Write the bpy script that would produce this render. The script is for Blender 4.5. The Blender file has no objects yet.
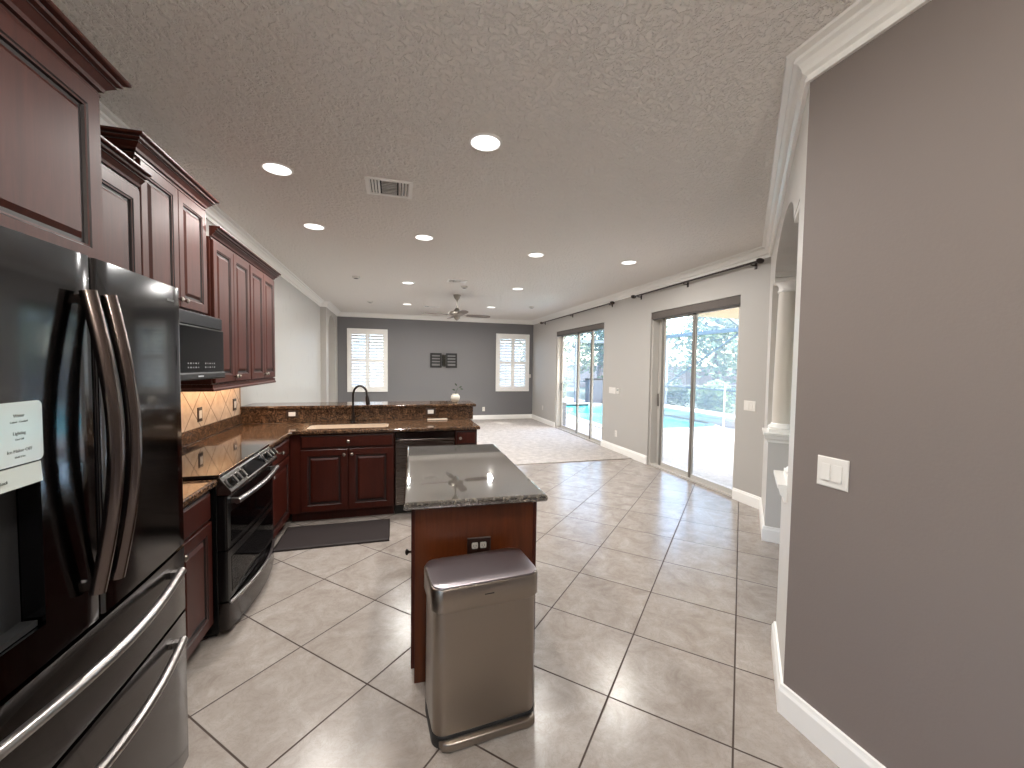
import bpy, bmesh, math, random
from mathutils import Vector, Matrix
random.seed(7)
S = bpy.context.scene
COL = S.collection
R = math.radians
PI = math.pi

# ------------------------------------------------------------------ camera, world, sun, exposure
H = 1.56
F_PX, YAW, PITCH, ROLL = 408.57, R(15.95), R(2.52), R(0.79)
cam_d = bpy.data.cameras.new('camera')
cam = bpy.data.objects.new('camera', cam_d); COL.objects.link(cam)
fw = Vector((math.sin(YAW)*math.cos(PITCH), math.cos(YAW)*math.cos(PITCH), -math.sin(PITCH)))
rt = Vector((math.cos(YAW), -math.sin(YAW), 0)); up = rt.cross(fw)
rr = rt*math.cos(ROLL) + up*math.sin(ROLL); uu = -rt*math.sin(ROLL) + up*math.cos(ROLL)
M = Matrix((rr, uu, -fw)).transposed().to_4x4(); M.translation = Vector((0, 0, H))
cam.matrix_world = M
cam_d.sensor_width = 36.0; cam_d.lens = F_PX*36.0/1024.0
cam_d.clip_start = 0.05; cam_d.clip_end = 300
S.camera = cam

W = bpy.data.worlds.new('world'); S.world = W; W.use_nodes = True
wn = W.node_tree; wn.nodes.clear()
sky = wn.nodes.new('ShaderNodeTexSky'); sky.sky_type = 'NISHITA'; sky.sun_disc = False
sky.sun_elevation = R(45); sky.sun_rotation = R(130); sky.air_density = 1.0; sky.dust_density = 2.0
bg = wn.nodes.new('ShaderNodeBackground'); bg.inputs[1].default_value = 1.6
wo = wn.nodes.new('ShaderNodeOutputWorld')
wn.links.new(sky.outputs[0], bg.inputs[0]); wn.links.new(bg.outputs[0], wo.inputs[0])

sun_l = bpy.data.lights.new('sun', 'SUN'); sun_l.energy = 6.0; sun_l.angle = R(0.6); sun_l.color = (1, .95, .87)
sun = bpy.data.objects.new('sun', sun_l); COL.objects.link(sun)
sun.rotation_euler = Vector((-.8, .8, -1.05)).to_track_quat('-Z', 'Y').to_euler()

S.view_settings.view_transform = 'Standard'; S.view_settings.look = 'None'
S.view_settings.gamma = 1.0; S.view_settings.use_curve_mapping = False
S.view_settings.exposure = 0.58
S.cycles.max_bounces = 10; S.cycles.diffuse_bounces = 5; S.cycles.glossy_bounces = 5
S.cycles.transparent_max_bounces = 16; S.cycles.sample_clamp_indirect = 6.0
S.cycles.caustics_reflective = False; S.cycles.caustics_refractive = False
CAN_W = 26.0      # power of each recessed ceiling lamp
CAN_NEAR = 19.0

# ------------------------------------------------------------------ materials
def s2l(c):
    return tuple(((v/255)/12.92 if v/255 <= .04045 else (((v/255)+.055)/1.055)**2.4) for v in c)
class NT:
    def __init__(s, name):
        s.m = bpy.data.materials.new(name); s.m.use_nodes = True; s.t = s.m.node_tree
        s.b = s.t.nodes['Principled BSDF']; s.out = s.t.nodes['Material Output']
    def n(s, typ, ins=None, **kw):
        x = s.t.nodes.new(typ)
        for k, v in kw.items(): setattr(x, k, v)
        for k, v in (ins or {}).items():
            if isinstance(v, bpy.types.NodeSocket): s.t.links.new(v, x.inputs[k])
            else: x.inputs[k].default_value = v
        return x
    def set(s, **kw):
        for k, v in kw.items():
            k = k.replace('_', ' ')
            if isinstance(v, bpy.types.NodeSocket): s.t.links.new(v, s.b.inputs[k])
            else: s.b.inputs[k].default_value = v
    def coord(s, scale=(1, 1, 1), rot=(0, 0, 0), loc=(0, 0, 0)):
        c = s.n('ShaderNodeTexCoord'); m = s.n('ShaderNodeMapping', {0: c.outputs['Object']})
        m.inputs['Scale'].default_value = scale; m.inputs['Rotation'].default_value = rot; m.inputs['Location'].default_value = loc
        return m.outputs[0]
    def noise(s, v, scale, detail=4, rough=.55, dist=0):
        return s.n('ShaderNodeTexNoise', {'Vector': v, 'Scale': scale, 'Detail': detail, 'Roughness': rough, 'Distortion': dist}).outputs['Fac']
    def ramp(s, f, stops, interp='LINEAR'):
        r = s.n('ShaderNodeValToRGB', {0: f}); r.color_ramp.interpolation = interp
        e = r.color_ramp.elements
        while len(e) < len(stops): e.new(.5)
        for i, (p, c) in enumerate(stops):
            e[i].position = p; e[i].color = (*c, 1) if len(c) == 3 else c
        return r.outputs[0]
    def math(s, op, a, b=0.0, c=0.0):
        return s.n('ShaderNodeMath', {0: a, 1: b, 2: c}, operation=op).outputs[0]
    def mix(s, f, a, b, blend='MIX'):
        x = s.n('ShaderNodeMix', data_type='RGBA', blend_type=blend)
        for k, v in ((0, f), (6, a), (7, b)):
            if isinstance(v, bpy.types.NodeSocket): s.t.links.new(v, x.inputs[k])
            else: x.inputs[k].default_value = (*v, 1) if isinstance(v, tuple) and len(v) == 3 else v
        return x.outputs[2]
    def bump(s, h, strength=.3, dist=.01):
        b = s.n('ShaderNodeBump', {'Height': h, 'Strength': strength, 'Distance': dist})
        s.t.links.new(b.outputs[0], s.b.inputs['Normal'])
def plain(name, rgb, rough=.5, metal=0.0, **kw):
    m = NT(name); m.set(Base_Color=(*s2l(rgb), 1), Roughness=rough, Metallic=metal, **kw); return m.m

def wall_paint(name, rgb, rough=.55, bump=.12):
    m = NT(name); v = m.coord()
    m.set(Base_Color=(*s2l(rgb), 1), Roughness=rough)
    m.bump(m.noise(v, 90, 3), bump, .002)
    return m.m
M_taupe = wall_paint('taupe_wall_paint', (122, 112, 107), .6, .25)
M_lgray = wall_paint('light_gray_wall_paint', (176, 172, 167), .5)
M_left = NT('scuffed_gray_wall_paint')
_v = M_left.coord(); _s = M_left.coord(scale=(1, 2.5, .5))
_sp = M_left.noise(_s, 4.5, 6, .7); 
M_left.set(Base_Color=M_left.mix(M_left.ramp(_sp, [(.60, (0, 0, 0)), (.70, (1, 1, 1))]), s2l((184, 182, 178)), s2l((160, 157, 153))), Roughness=.38)
M_left.bump(M_left.noise(_v, 70, 3), .12, .002); M_left = M_left.m
M_dgray = wall_paint('dark_gray_accent_paint', (112, 111, 113), .55, .15)
M_white = plain('white_trim_paint', (242, 240, 236), .28)
M_column = plain('cream_column_paint', (214, 208, 198), .35)
M_plate = plain('white_switch_plastic', (226, 222, 216), .25)
M_ceil = NT('knockdown_ceiling')
_v = M_ceil.coord()
_n = M_ceil.n('ShaderNodeTexNoise', {'Vector': _v, 'Scale': 30.0, 'Detail': 3.0, 'Roughness': .6, 'Distortion': .4}).outputs['Fac']
_h = M_ceil.ramp(_n, [(.44, (0, 0, 0)), (.56, (1, 1, 1))])
M_ceil.set(Base_Color=(*s2l((232, 227, 221)), 1), Roughness=.75)
M_ceil.bump(_h, .75, .012); M_ceil = M_ceil.m

def wood(name, dark, mid, rough=.3, coat=.35, axis=2):
    m = NT(name)
    sc = [14, 14, 14]; sc[axis] = 1.1
    v = m.coord(scale=tuple(sc)); v2 = m.coord(scale=(1, 1, .35))
    g = m.noise(v, 3.2, 8, .62, .5); g2 = m.noise(v2, 5, 3, .5)
    f = m.math('MULTIPLY_ADD', g2, .45, m.math('MULTIPLY', g, .6))
    c = m.ramp(f, [(.30, s2l(dark)), (.72, s2l(mid))])
    m.set(Base_Color=c, Roughness=rough, Coat_Weight=coat, Coat_Roughness=.22)
    m.bump(g, .05, .002); m.set(Specular_IOR_Level=.2)
    return m.m
M_cherry = wood('cherry_cabinet_wood', (50, 22, 16), (76, 38, 30), .44, .0)
M_cherry_low = wood('deep_cherry_base_wood', (44, 14, 9), (70, 25, 15), .40, .12)
M_panel = wood('cherry_island_panel', (66, 28, 11), (94, 46, 20), .34, .2)
M_glaze = plain('dark_glaze_line', (24, 10, 9), .45)

def granite(name, cols, rough=.07, scale=1.0):
    m = NT(name); v = m.coord()
    vo = m.n('ShaderNodeTexVoronoi', {'Vector': v, 'Scale': 150.0*scale}, feature='F1')
    wn_ = m.n('ShaderNodeSeparateColor', {0: vo.outputs['Color']}).outputs[0]
    n1 = m.noise(v, 22*scale, 5, .7)
    f = m.math('MULTIPLY_ADD', n1, .9, m.math('MULTIPLY_ADD', wn_, .55, -.22))
    m.set(Base_Color=m.ramp(f, cols), Roughness=rough, Specular_IOR_Level=.5)
    return m.m
M_granite = granite('brown_speckled_granite', [(.22, s2l((26, 20, 17))), (.45, s2l((60, 44, 34))), (.62, s2l((92, 68, 50))), (.85, s2l((136, 106, 80)))], .08)
M_granite_is = granite('dark_island_granite', [(.25, s2l((28, 26, 24))), (.5, s2l((66, 62, 57))), (.78, s2l((116, 109, 98)))], .05)
M_granite_is.node_tree.nodes['Principled BSDF'].inputs['Specular IOR Level'].default_value = 1.0
M_granite_is.node_tree.nodes['Principled BSDF'].inputs['Coat Weight'].default_value = 1.0
M_granite_is.node_tree.nodes['Principled BSDF'].inputs['Coat IOR'].default_value = 1.9

def metal(name, rgb, rough, streak=0.0, axis=2, met=1.0, coat=0.0):
    m = NT(name)
    m.set(Base_Color=(*s2l(rgb), 1), Metallic=met, Coat_Weight=coat, Coat_Roughness=.05)
    if streak:
        sc = [220, 220, 220]; sc[axis] = 2
        v = m.coord(scale=tuple(sc)); g = m.noise(v, 1.0, 3)
        m.set(Roughness=m.n('ShaderNodeMapRange', {0: g, 3: rough-streak, 4: rough+streak}).outputs[0])
    else: m.set(Roughness=rough)
    return m.m
M_blk = metal('black_stainless', (74, 74, 76), .12, .03, 1, coat=.3)
M_blk_dk = metal('black_stainless_drawer', (64, 60, 59), .24, .05, 1, coat=.25)
M_handle = metal('brushed_handle_metal', (160, 156, 154), .3)
M_handle_dk = metal('dark_handle_metal', (108, 98, 94), .2)
M_steel = metal('brushed_stainless_steel', (150, 141, 132), .32, .07, 2)
M_steel_top = metal('smooth_stainless_lid', (166, 158, 162), .34)
M_nickel = metal('brushed_nickel', (150, 144, 136), .3)
M_bronze = plain('oil_rubbed_bronze', (40, 33, 30), .32, .7)
M_blackgl = plain('black_glass', (8, 9, 11), .05, 0, Specular_IOR_Level=.5)
M_black = plain('black_enamel', (10, 10, 11), .22, 0, Specular_IOR_Level=.35)
M_blackmat = plain('matte_black_plastic', (22, 22, 23), .55)
M_dkplate = plain('dark_bronze_plate', (62, 46, 36), .4, .3)
M_panelgl = plain('dispenser_panel_gloss', (196, 200, 192), .18, .3)
M_text = plain('gray_lettering', (95, 97, 94), .5)
M_textw = plain('pale_lettering', (190, 192, 194), .5)
M_mat = plain('dark_foam_rubber', (36, 27, 26), .6)
M_fanblade = plain('fan_blade_veneer', (112, 102, 96), .5)
M_shade = plain('roller_shade_fabric', (92, 85, 80), .8)
M_rod = plain('dark_curtain_rod', (58, 52, 50), .4, .6)
M_alum = plain('sliding_door_frame', (190, 186, 180), .4)
M_alum_dk = plain('door_interlock_bronze', (112, 108, 102), .4)
M_ceramic = plain('crackled_ceramic', (206, 200, 188), .3)
M_leaf = plain('house_plant_leaf', (48, 66, 40), .5)
M_sink = plain('beige_composite_sink', (206, 190, 172), .3)
M_dark = plain('duct_interior', (20, 19, 19), .8)

def glass(name, tint=(1, 1, 1), refl=1.0):
    m = NT(name); m.t.nodes.remove(m.b)
    tr = m.n('ShaderNodeBsdfTransparent', {0: (*tint, 1)})
    gl = m.n('ShaderNodeBsdfGlossy', {0: (1, 1, 1, 1), 'Roughness': 0.0})
    bf = m.n('ShaderNodeNewGeometry').outputs['Backfacing']
    fr = m.n('ShaderNodeFresnel', {0: m.n('ShaderNodeMapRange', {0: bf, 3: 1.5, 4: 1/1.5}).outputs[0]})
    f = m.math('MULTIPLY', fr.outputs[0], refl)
    mx = m.n('ShaderNodeMixShader', {0: f, 1: tr.outputs[0], 2: gl.outputs[0]})
    m.t.links.new(mx.outputs[0], m.out.inputs[0]); return m.m
M_glass = glass('window_glass', (.97, .985, .98), 1.6)
def emit(name, rgb, st):
    m = NT(name); m.set(Base_Color=(0, 0, 0, 1), Emission_Color=(*rgb, 1), Emission_Strength=st); return m.m
M_lamp = emit('lit_lamp_lens', (1, .97, .93), 1.6)
M_warm = emit('warm_light_strip', (1, .62, .33), 3.0)

# tiled floor laid diagonally
TS, TO, TA = .334*H, (.861*H, 1.305*H), R(45.24)
m = NT('diagonal_stone_tile')
geo = m.n('ShaderNodeNewGeometry').outputs['Position']
def dotp(vec, d):
    return m.n('ShaderNodeVectorMath', {0: vec, 1: (*d, 0)}, operation='DOT_PRODUCT').outputs['Value']
rel = m.n('ShaderNodeVectorMath', {0: geo, 1: (TO[0], TO[1], 0)}, operation='SUBTRACT').outputs[0]
ta = m.math('DIVIDE', dotp(rel, (math.sin(TA), math.cos(TA))), TS); tb = m.math('DIVIDE', dotp(rel, (math.cos(TA), -math.sin(TA))), TS)
def edge(v):
    fr = m.math('FRACT', m.math('ADD', v, 100.0))
    return m.math('MINIMUM', fr, m.math('SUBTRACT', 1.0, fr))
ed = m.math('MINIMUM', edge(ta), edge(tb))
gm = m.n('ShaderNodeMapRange', {0: ed, 1: .0062, 2: .0100}).outputs[0]        # 0 in the grout, 1 on the tile
idv = m.n('ShaderNodeCombineXYZ', {0: m.math('FLOOR', ta), 1: m.math('FLOOR', tb), 2: 0.0}).outputs[0]
rnd = m.n('ShaderNodeTexWhiteNoise', {0: idv}, noise_dimensions='3D')
off = m.n('ShaderNodeVectorMath', {0: rnd.outputs['Color'], 1: (9., 9., 9.)}, operation='MULTIPLY').outputs[0]
tv = m.n('ShaderNodeVectorMath', {0: geo, 1: off}, operation='ADD').outputs[0]
n1 = m.noise(tv, 5.5, 8, .72, .6); n2 = m.noise(tv, 13, 7, .75, 1.0)
vein = m.ramp(m.math('ABSOLUTE', m.math('SUBTRACT', n2, .5)), [(.0, (1, 1, 1)), (.025, (0, 0, 0))])
base = m.ramp(n1, [(.32, s2l((142, 132, 124))), (.5, s2l((160, 151, 143))), (.68, s2l((174, 167, 160)))])
base = m.mix(m.math('MULTIPLY', vein, .45), base, s2l((136, 124, 115)))
base = m.mix(m.math('MULTIPLY', rnd.outputs['Value'], .14), base, s2l((142, 133, 126)))
col = m.mix(gm, s2l((66, 52, 44)), base)
m.set(Base_Color=col, Roughness=m.n('ShaderNodeMapRange', {0: gm, 3: .8, 4: .24}).outputs[0], Specular_IOR_Level=.55)
m.bump(m.math('MULTIPLY_ADD', n2, .12, gm), .35, .002)
M_tile = m.m

m = NT('cut_pile_carpet'); v = m.coord(); a = m.noise(v, 130, 3, .8); b = m.noise(v, 9, 5, .75)
m.set(Base_Color=m.ramp(m.math('MULTIPLY_ADD', b, .6, m.math('MULTIPLY', a, .4)), [(.38, s2l((168, 160, 155))), (.62, s2l((206, 199, 193)))]), Roughness=.95)
m.bump(a, .9, .012); M_carpet = m.m

# tumbled backsplash tile laid diagonally on the x = const wall
m = NT('diagonal_backsplash_tile'); c = m.n('ShaderNodeNewGeometry').outputs['Position']
sx = m.n('ShaderNodeSeparateXYZ', {0: c}); q = .7071/.235
u_ = m.math('MULTIPLY', m.math('ADD', sx.outputs[1], sx.outputs[2]), q); w_ = m.math('MULTIPLY', m.math('SUBTRACT', sx.outputs[1], sx.outputs[2]), q)
ed = m.math('MINIMUM', edge(u_), edge(w_)); gm = m.n('ShaderNodeMapRange', {0: ed, 1: .012, 2: .028}).outputs[0]
nn = m.noise(c, 11, 5, .6)
m.set(Base_Color=m.mix(gm, s2l((128, 104, 84)), m.ramp(nn, [(.35, s2l((188, 164, 140))), (.65, s2l((210, 190, 168)))])), Roughness=.45)
m.bump(m.math('MULTIPLY_ADD', nn, .3, gm), .5, .003); M_splash = m.m

def outdoor(name, c1, c2, scale, rough=.8, bump=.3):
    m = NT(name); v = m.coord(); n = m.noise(v, scale, 6, .65)
    m.set(Base_Color=m.ramp(n, [(.35, s2l(c1)), (.65, s2l(c2))]), Roughness=rough); m.bump(n, bump, .01); return m.m
M_deck = outdoor('pool_deck_concrete', (176, 170, 166), (206, 202, 198), 20)
M_coping = outdoor('pale_coping_stone', (206, 198, 188), (226, 220, 212), 9)
M_stucco = outdoor('tan_stucco', (200, 170, 134), (214, 186, 150), 30)
M_grass = outdoor('lawn', (96, 104, 84), (126, 132, 112), 6, .9)
M_frond = [outdoor('tree_foliage_green', (62, 88, 50), (128, 150, 96), 2.5), outdoor('tree_foliage_olive', (82, 98, 66), (150, 160, 120), 2.5)]
M_bark = outdoor('tree_bark', (92, 80, 68), (130, 116, 102), 12)
M_cage = plain('bluish_bronze_cage_frame', (108, 116, 122), .45)
m = NT('terracotta_brick'); v = m.coord(rot=(R(90), 0, R(90)))
bt = m.n('ShaderNodeTexBrick', {'Vector': v, 'Scale': 4.0, 'Color1': (*s2l((226, 158, 136)), 1), 'Color2': (*s2l((206, 140, 120)), 1), 'Mortar': (*s2l((206, 192, 178)), 1), 'Mortar Size': .02})
m.set(Base_Color=bt.outputs[0], Roughness=.85); M_brick = m.m
m = NT('pool_water'); v = m.coord(); m.bump(m.noise(v, 5, 3, .5, 1.5), .35, .05)
m.set(Base_Color=(*s2l((52, 178, 186)), 1), Roughness=.04, Specular_IOR_Level=.5); M_water = m.m
def screen(name, rgb, a):
    m = NT(name); m.t.nodes.remove(m.b)
    tr = m.n('ShaderNodeBsdfTransparent'); d = m.n('ShaderNodeBsdfTranslucent', {0: (*s2l(rgb), 1)}); d2 = m.n('ShaderNodeBsdfDiffuse', {0: (*s2l(rgb), 1)})
    ad = m.n('ShaderNodeMixShader', {0: .5, 1: d.outputs[0], 2: d2.outputs[0]})
    mx = m.n('ShaderNodeMixShader', {0: a, 1: tr.outputs[0], 2: ad.outputs[0]})
    m.t.links.new(mx.outputs[0], m.out.inputs[0]); return m.m
M_screen = screen('insect_screen_mesh', (140, 158, 182), .20)
M_fence_mesh = screen('pool_fence_mesh', (110, 122, 136), .22)

# ------------------------------------------------------------------ geometry helpers
def empty(name, loc=(0, 0, 0), rz=0.0, label=None, cat=None, group=None, kind=None):
    o = bpy.data.objects.new(name, None); COL.objects.link(o)
    o.location = loc; o.rotation_euler = (0, 0, rz); o.empty_display_size = .1
    tag(o, label, cat, group, kind); return o
def tag(o, label=None, cat=None, group=None, kind=None):
    if label: o['label'] = label
    if cat: o['category'] = cat
    if group: o['group'] = group
    if kind: o['kind'] = kind
    return o
def mk(name, bm, mats, parent=None, smooth=None, bevel=0, label=None):
    me = bpy.data.meshes.new(name); bmesh.ops.recalc_face_normals(bm, faces=bm.faces); bm.to_mesh(me); bm.free()
    if not isinstance(mats, (list, tuple)): mats = [mats]
    for x in mats: me.materials.append(x)
    o = bpy.data.objects.new(name, me); COL.objects.link(o)
    if parent: o.parent = parent
    if bevel:
        b = o.modifiers.new('bevel', 'BEVEL'); b.width = bevel; b.segments = 2; b.limit_method = 'ANGLE'; b.angle_limit = R(40); b.harden_normals = False
    if smooth is not None:
        for p in me.polygons: p.use_smooth = True
        try: me.set_sharp_from_angle(angle=R(smooth))
        except Exception: pass
    if label: o['label'] = label
    return o
def struct(name, bm, mats, **kw):
    o = mk(name, bm, mats, **kw); o['kind'] = 'structure'; return o
def NB(): return bmesh.new()
def box(bm, a, b, mi=0):
    (x0, y0, z0), (x1, y1, z1) = a, b
    v = [bm.verts.new(p) for p in ((x0, y0, z0), (x1, y0, z0), (x1, y1, z0), (x0, y1, z0), (x0, y0, z1), (x1, y0, z1), (x1, y1, z1), (x0, y1, z1))]
    for f in ((3, 2, 1, 0), (4, 5, 6, 7), (0, 1, 5, 4), (1, 2, 6, 5), (2, 3, 7, 6), (3, 0, 4, 7)):
        bm.faces.new([v[i] for i in f]).material_index = mi
    return bm
def B(a, b): return box(NB(), a, b)
def lathe(bm, prof, c=(0, 0, 0), seg=24, axis='Z', mi=0):
    rings = []
    for r, z in prof:
        ring = []
        for i in range(seg):
            t = 2*PI*i/seg; p = (r*math.cos(t), r*math.sin(t), z)
            if axis == 'Y': p = (p[0], -p[2], p[1])
            if axis == 'X': p = (p[2], p[0], p[1])
            ring.append(bm.verts.new((c[0]+p[0], c[1]+p[1], c[2]+p[2])))
        rings.append(ring)
    for a, b in zip(rings, rings[1:]):
        for i in range(seg):
            bm.faces.new((a[i], a[(i+1) % seg], b[(i+1) % seg], b[i])).material_index = mi
    bm.faces.new(rings[0][::-1]).material_index = mi; bm.faces.new(rings[-1]).material_index = mi
    return bm
def tube(bm, pts, r, seg=10, mi=0, flat=1.0):
    pts = [Vector(p) for p in pts]; rings = []; up = None
    for i, p in enumerate(pts):
        t = (pts[min(i+1, len(pts)-1)] - pts[max(i-1, 0)]).normalized()
        if up is None: up = t.orthogonal().normalized()
        up = (up - t*up.dot(t)).normalized(); s = t.cross(up)
        rr_ = r[i] if isinstance(r, (list, tuple)) else r
        rings.append([bm.verts.new(p + (up*math.cos(2*PI*k/seg) + s*math.sin(2*PI*k/seg)*flat)*rr_) for k in range(seg)])
    for a, b in zip(rings, rings[1:]):
        for k in range(seg): bm.faces.new((a[k], a[(k+1) % seg], b[(k+1) % seg], b[k])).material_index = mi
    bm.faces.new(rings[0][::-1]); bm.faces.new(rings[-1]); return bm
def miter(path, closed=False):
    n = len(path); out = []
    for i in range(n):
        p = Vector(path[i]); ns = []
        if closed or i > 0:
            d = (p - Vector(path[i-1])).normalized(); ns.append(Vector((d.y, -d.x)))
        if closed or i < n-1:
            d = (Vector(path[(i+1) % n]) - p).normalized(); ns.append(Vector((d.y, -d.x)))
        if len(ns) == 2: mm = (ns[0]+ns[1])/max(.2, 1+ns[0].dot(ns[1]))
        else: mm = ns[0]
        out.append(mm)
    return out
def sweep(bm, prof, path, closed=False, mi=0, dark=()):
    """prof: closed loop of (outward, z); path: 2-D points, outward is to the right of travel."""
    ms = miter(path, closed); rings = []
    for p, mm in zip(path, ms):
        rings.append([bm.verts.new((p[0]+mm.x*o, p[1]+mm.y*o, z)) for o, z in prof])
    n = len(rings); k = len(prof)
    for i in range(n if closed else n-1):
        a, b = rings[i], rings[(i+1) % n]
        for j in range(k): bm.faces.new((a[j], a[(j+1) % k], b[(j+1) % k], b[j])).material_index = 1 if j in dark else mi
    if not closed: bm.faces.new(rings[0]); bm.faces.new(rings[-1][::-1])
    return bm
def prism(bm, poly, z0, z1, mi=0):
    a = [bm.verts.new((x, y, z0)) for x, y in poly]; b = [bm.verts.new((x, y, z1)) for x, y in poly]; n = len(poly)
    for i in range(n): bm.faces.new((a[i], a[(i+1) % n], b[(i+1) % n], b[i])).material_index = mi
    bm.faces.new(a[::-1]).material_index = mi; bm.faces.new(b).material_index = mi; return bm
def slab(bm, poly, z0, z1, r=.012):
    """counter slab with a rounded edge; poly counter-clockwise"""
    ms = miter(poly, True); rings = []
    steps = [(-r, z0)] + [(-r+r*math.sin(t), z0+r-r*math.cos(t)) for t in (PI/6, PI/3, PI/2)] + [(-r+r*math.cos(t), z1-r+r*math.sin(t)) for t in (0, PI/6, PI/3, PI/2)]
    for o, z in steps: rings.append([bm.verts.new((p[0]+mm.x*o, p[1]+mm.y*o, z)) for p, mm in zip(poly, ms)])
    n = len(poly)
    for a, b in zip(rings, rings[1:]):
        for i in range(n): bm.faces.new((a[i], a[(i+1) % n], b[(i+1) % n], b[i]))
    bm.faces.new(rings[0][::-1]); bm.faces.new(rings[-1]); return bm
def rpoly(x0, y0, x1, y1, r, seg=6):
    pts = []
    for cx, cy, a in ((x1-r, y0+r, -90), (x1-r, y1-r, 0), (x0+r, y1-r, 90), (x0+r, y0+r, 180)):
        for k in range(seg+1):
            t = R(a+90*k/seg); pts.append((cx+r*math.cos(t), cy+r*math.sin(t)))
    return pts
def boolcut(o, cutters):
    for cb in cutters:
        me = bpy.data.meshes.new('cut'); bmesh.ops.recalc_face_normals(cb, faces=cb.faces); cb.to_mesh(me); cb.free()
        c = bpy.data.objects.new('cut', me); COL.objects.link(c); bpy.context.view_layer.update(); c.matrix_world = o.matrix_world.copy()
        md = o.modifiers.new('b', 'BOOLEAN'); md.operation = 'DIFFERENCE'; md.object = c; md.solver = 'EXACT'
        bpy.context.view_layer.update()
        ev = o.evaluated_get(bpy.context.evaluated_depsgraph_get()); nm = bpy.data.meshes.new_from_object(ev)
        o.modifiers.clear(); o.data = nm; bpy.data.objects.remove(c)
    return o
def rings_panel(bm, x0, z0, x1, z1, y, steps):
    """raised-panel face in the xz plane facing -y; steps: (inset, outward, material)"""
    prev = None
    for ins, out, mi in steps:
        ring = [bm.verts.new((x, y-out, z)) for x, z in ((x0+ins, z0+ins), (x1-ins, z0+ins), (x1-ins, z1-ins), (x0+ins, z1-ins))]
        if prev:
            for i in range(4): bm.faces.new((prev[i], prev[(i+1) % 4], ring[(i+1) % 4], ring[i])).material_index = mi
        prev = ring
    bm.faces.new(prev).material_index = steps[-1][2]
    return bm
def door_bm(x0, z0, x1, z1, y=0.0, fr=.055, t=.02):
    return rings_panel(NB(), x0, z0, x1, z1, y, [(0, 0, 0), (0, t-.003, 0), (.004, t, 0), (fr, t, 0), (fr+.004, t-.004, 1), (fr+.010, t-.005, 0), (fr+.013, t-.014, 1), (fr+.025, t-.014, 1), (fr+.042, t-.003, 0), (fr+.045, t-.003, 0)])
def drawer_bm(x0, z0, x1, z1, y=0.0, t=.02):
    return rings_panel(NB(), x0, z0, x1, z1, y, [(0, 0, 0), (0, t-.008, 0), (.006, t-.006, 1), (.014, t, 0), (.02, t, 0)])
def knob(parent, x, z, y=-.02, mat=None):
    return mk('knob', lathe(NB(), [(.006, 0), (.005, .012), (.009, .018), (.015, .022), (.016, .027), (.010, .032), (.002, .034)], (x, y, z), 14, 'Y'), mat or M_nickel, parent, smooth=40)
CROWN = [(0, 0), (.010, 0), (.010, .010), (.005, .013), (.005, .017), (.016, .020), (.020, .032), (.038, .050), (.042, .052), (.038, .056), (.038, .060), (.052, .064), (.054, .070), (.049, .073), (.050, .077), (.066, .080), (.07, .084), (.07, .092), (0, .092)]
def cab_crown(parent, w, d, z, left=True, right=True, mat=None, k=1.0):
    path = []
    if left: path.append((0, d))
    path += [(0, 0), (w, 0)]
    if right: path.append((w, d))
    prof = [(o*k, z+q*k) for o, q in CROWN]
    return mk('crown_moulding', sweep(NB(), prof, path, dark=(2, 3, 8, 9, 12, 13)), [mat or M_cherry, M_glaze], parent)

def text_part(parent, s, size, loc, rot, mat, name='lettering'):
    cu = bpy.data.curves.new(name, 'FONT'); cu.body = s; cu.size = size; cu.align_x = 'CENTER'; cu.extrude = .0003
    o = bpy.data.objects.new(name, cu); COL.objects.link(o); bpy.context.view_layer.update()
    me = bpy.data.meshes.new_from_object(o.evaluated_get(bpy.context.evaluated_depsgraph_get())); bpy.data.objects.remove(o)
    me.materials.clear(); me.materials.append(mat)
    o = bpy.data.objects.new(name, me); COL.objects.link(o); o.parent = parent; o.location = loc; o.rotation_euler = rot
    return o

# ------------------------------------------------------------------ room shell
XL, XL2, XR, YF, ZC = -1.565, -1.45, 3.92, 11.5, 2.90
YB = -2.6
NC, EC = Vector((1.70, 1.385)), Vector((XR, 3.55))      # the diagonal arcade runs between these
DU = (EC-NC).normalized(); DN = Vector((-DU.y, DU.x)); DL = (EC-NC).length
def D(t, n=0.0): q = NC+DU*t+DN*n; return (q.x, q.y)
XD, WT = 6.2, .2

LPOLY = [(XL-.3, YB-.2), (XD+.1, YB-.2), (XD+.1, 3.75), (XR+.02, 3.75), (XR+.02, YF+.2), (XL-.3, YF+.2)]
struct('floor', prism(NB(), LPOLY, -.12, 0), M_tile)
bm = NB(); slab(bm, [(.93, 6.11), (XR-.021, 6.11), (XR-.021, YF-.021), (XL2+.021, YF-.021), (XL2+.021, 9.62), (XL+.021, 9.62), (XL+.021, 6.11)], .0005, .014, .006)
struct('floor_carpet', bm, M_carpet)
struct('ceiling', prism(NB(), [(XL-.3, YB-.2), (XD+.2, YB-.2), (XD+.2, 3.75), (XR+.2, 3.75), (XR+.2, YF+.2), (XL-.3, YF+.2)], ZC, ZC+.12), M_ceil)
wl = struct('wall_left', B((XL-WT, YB, 0), (XL, 9.7, ZC)), M_left)
boolcut(wl, [B((XL-WT-.1, -2.3, 1.0), (XL+.1, -.5, 2.3))])  # opening for an unseen window, added behind the camera to let skylight in
w = empty('window_4', (XL-.12, -2.3, 0), kind='structure'); bm = NB()
for q in (0, .87, 1.74): box(bm, (-.03, q, 1.0), (.03, q+.06, 2.3))
for z in (1.0, 2.24): box(bm, (-.029, 0, z), (.029, 1.8, z+.06))
mk('window_frame', bm, M_white, w); mk('pane', B((-.003, .03, 1.03), (.003, 1.77, 2.27)), M_glass, w)
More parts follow.
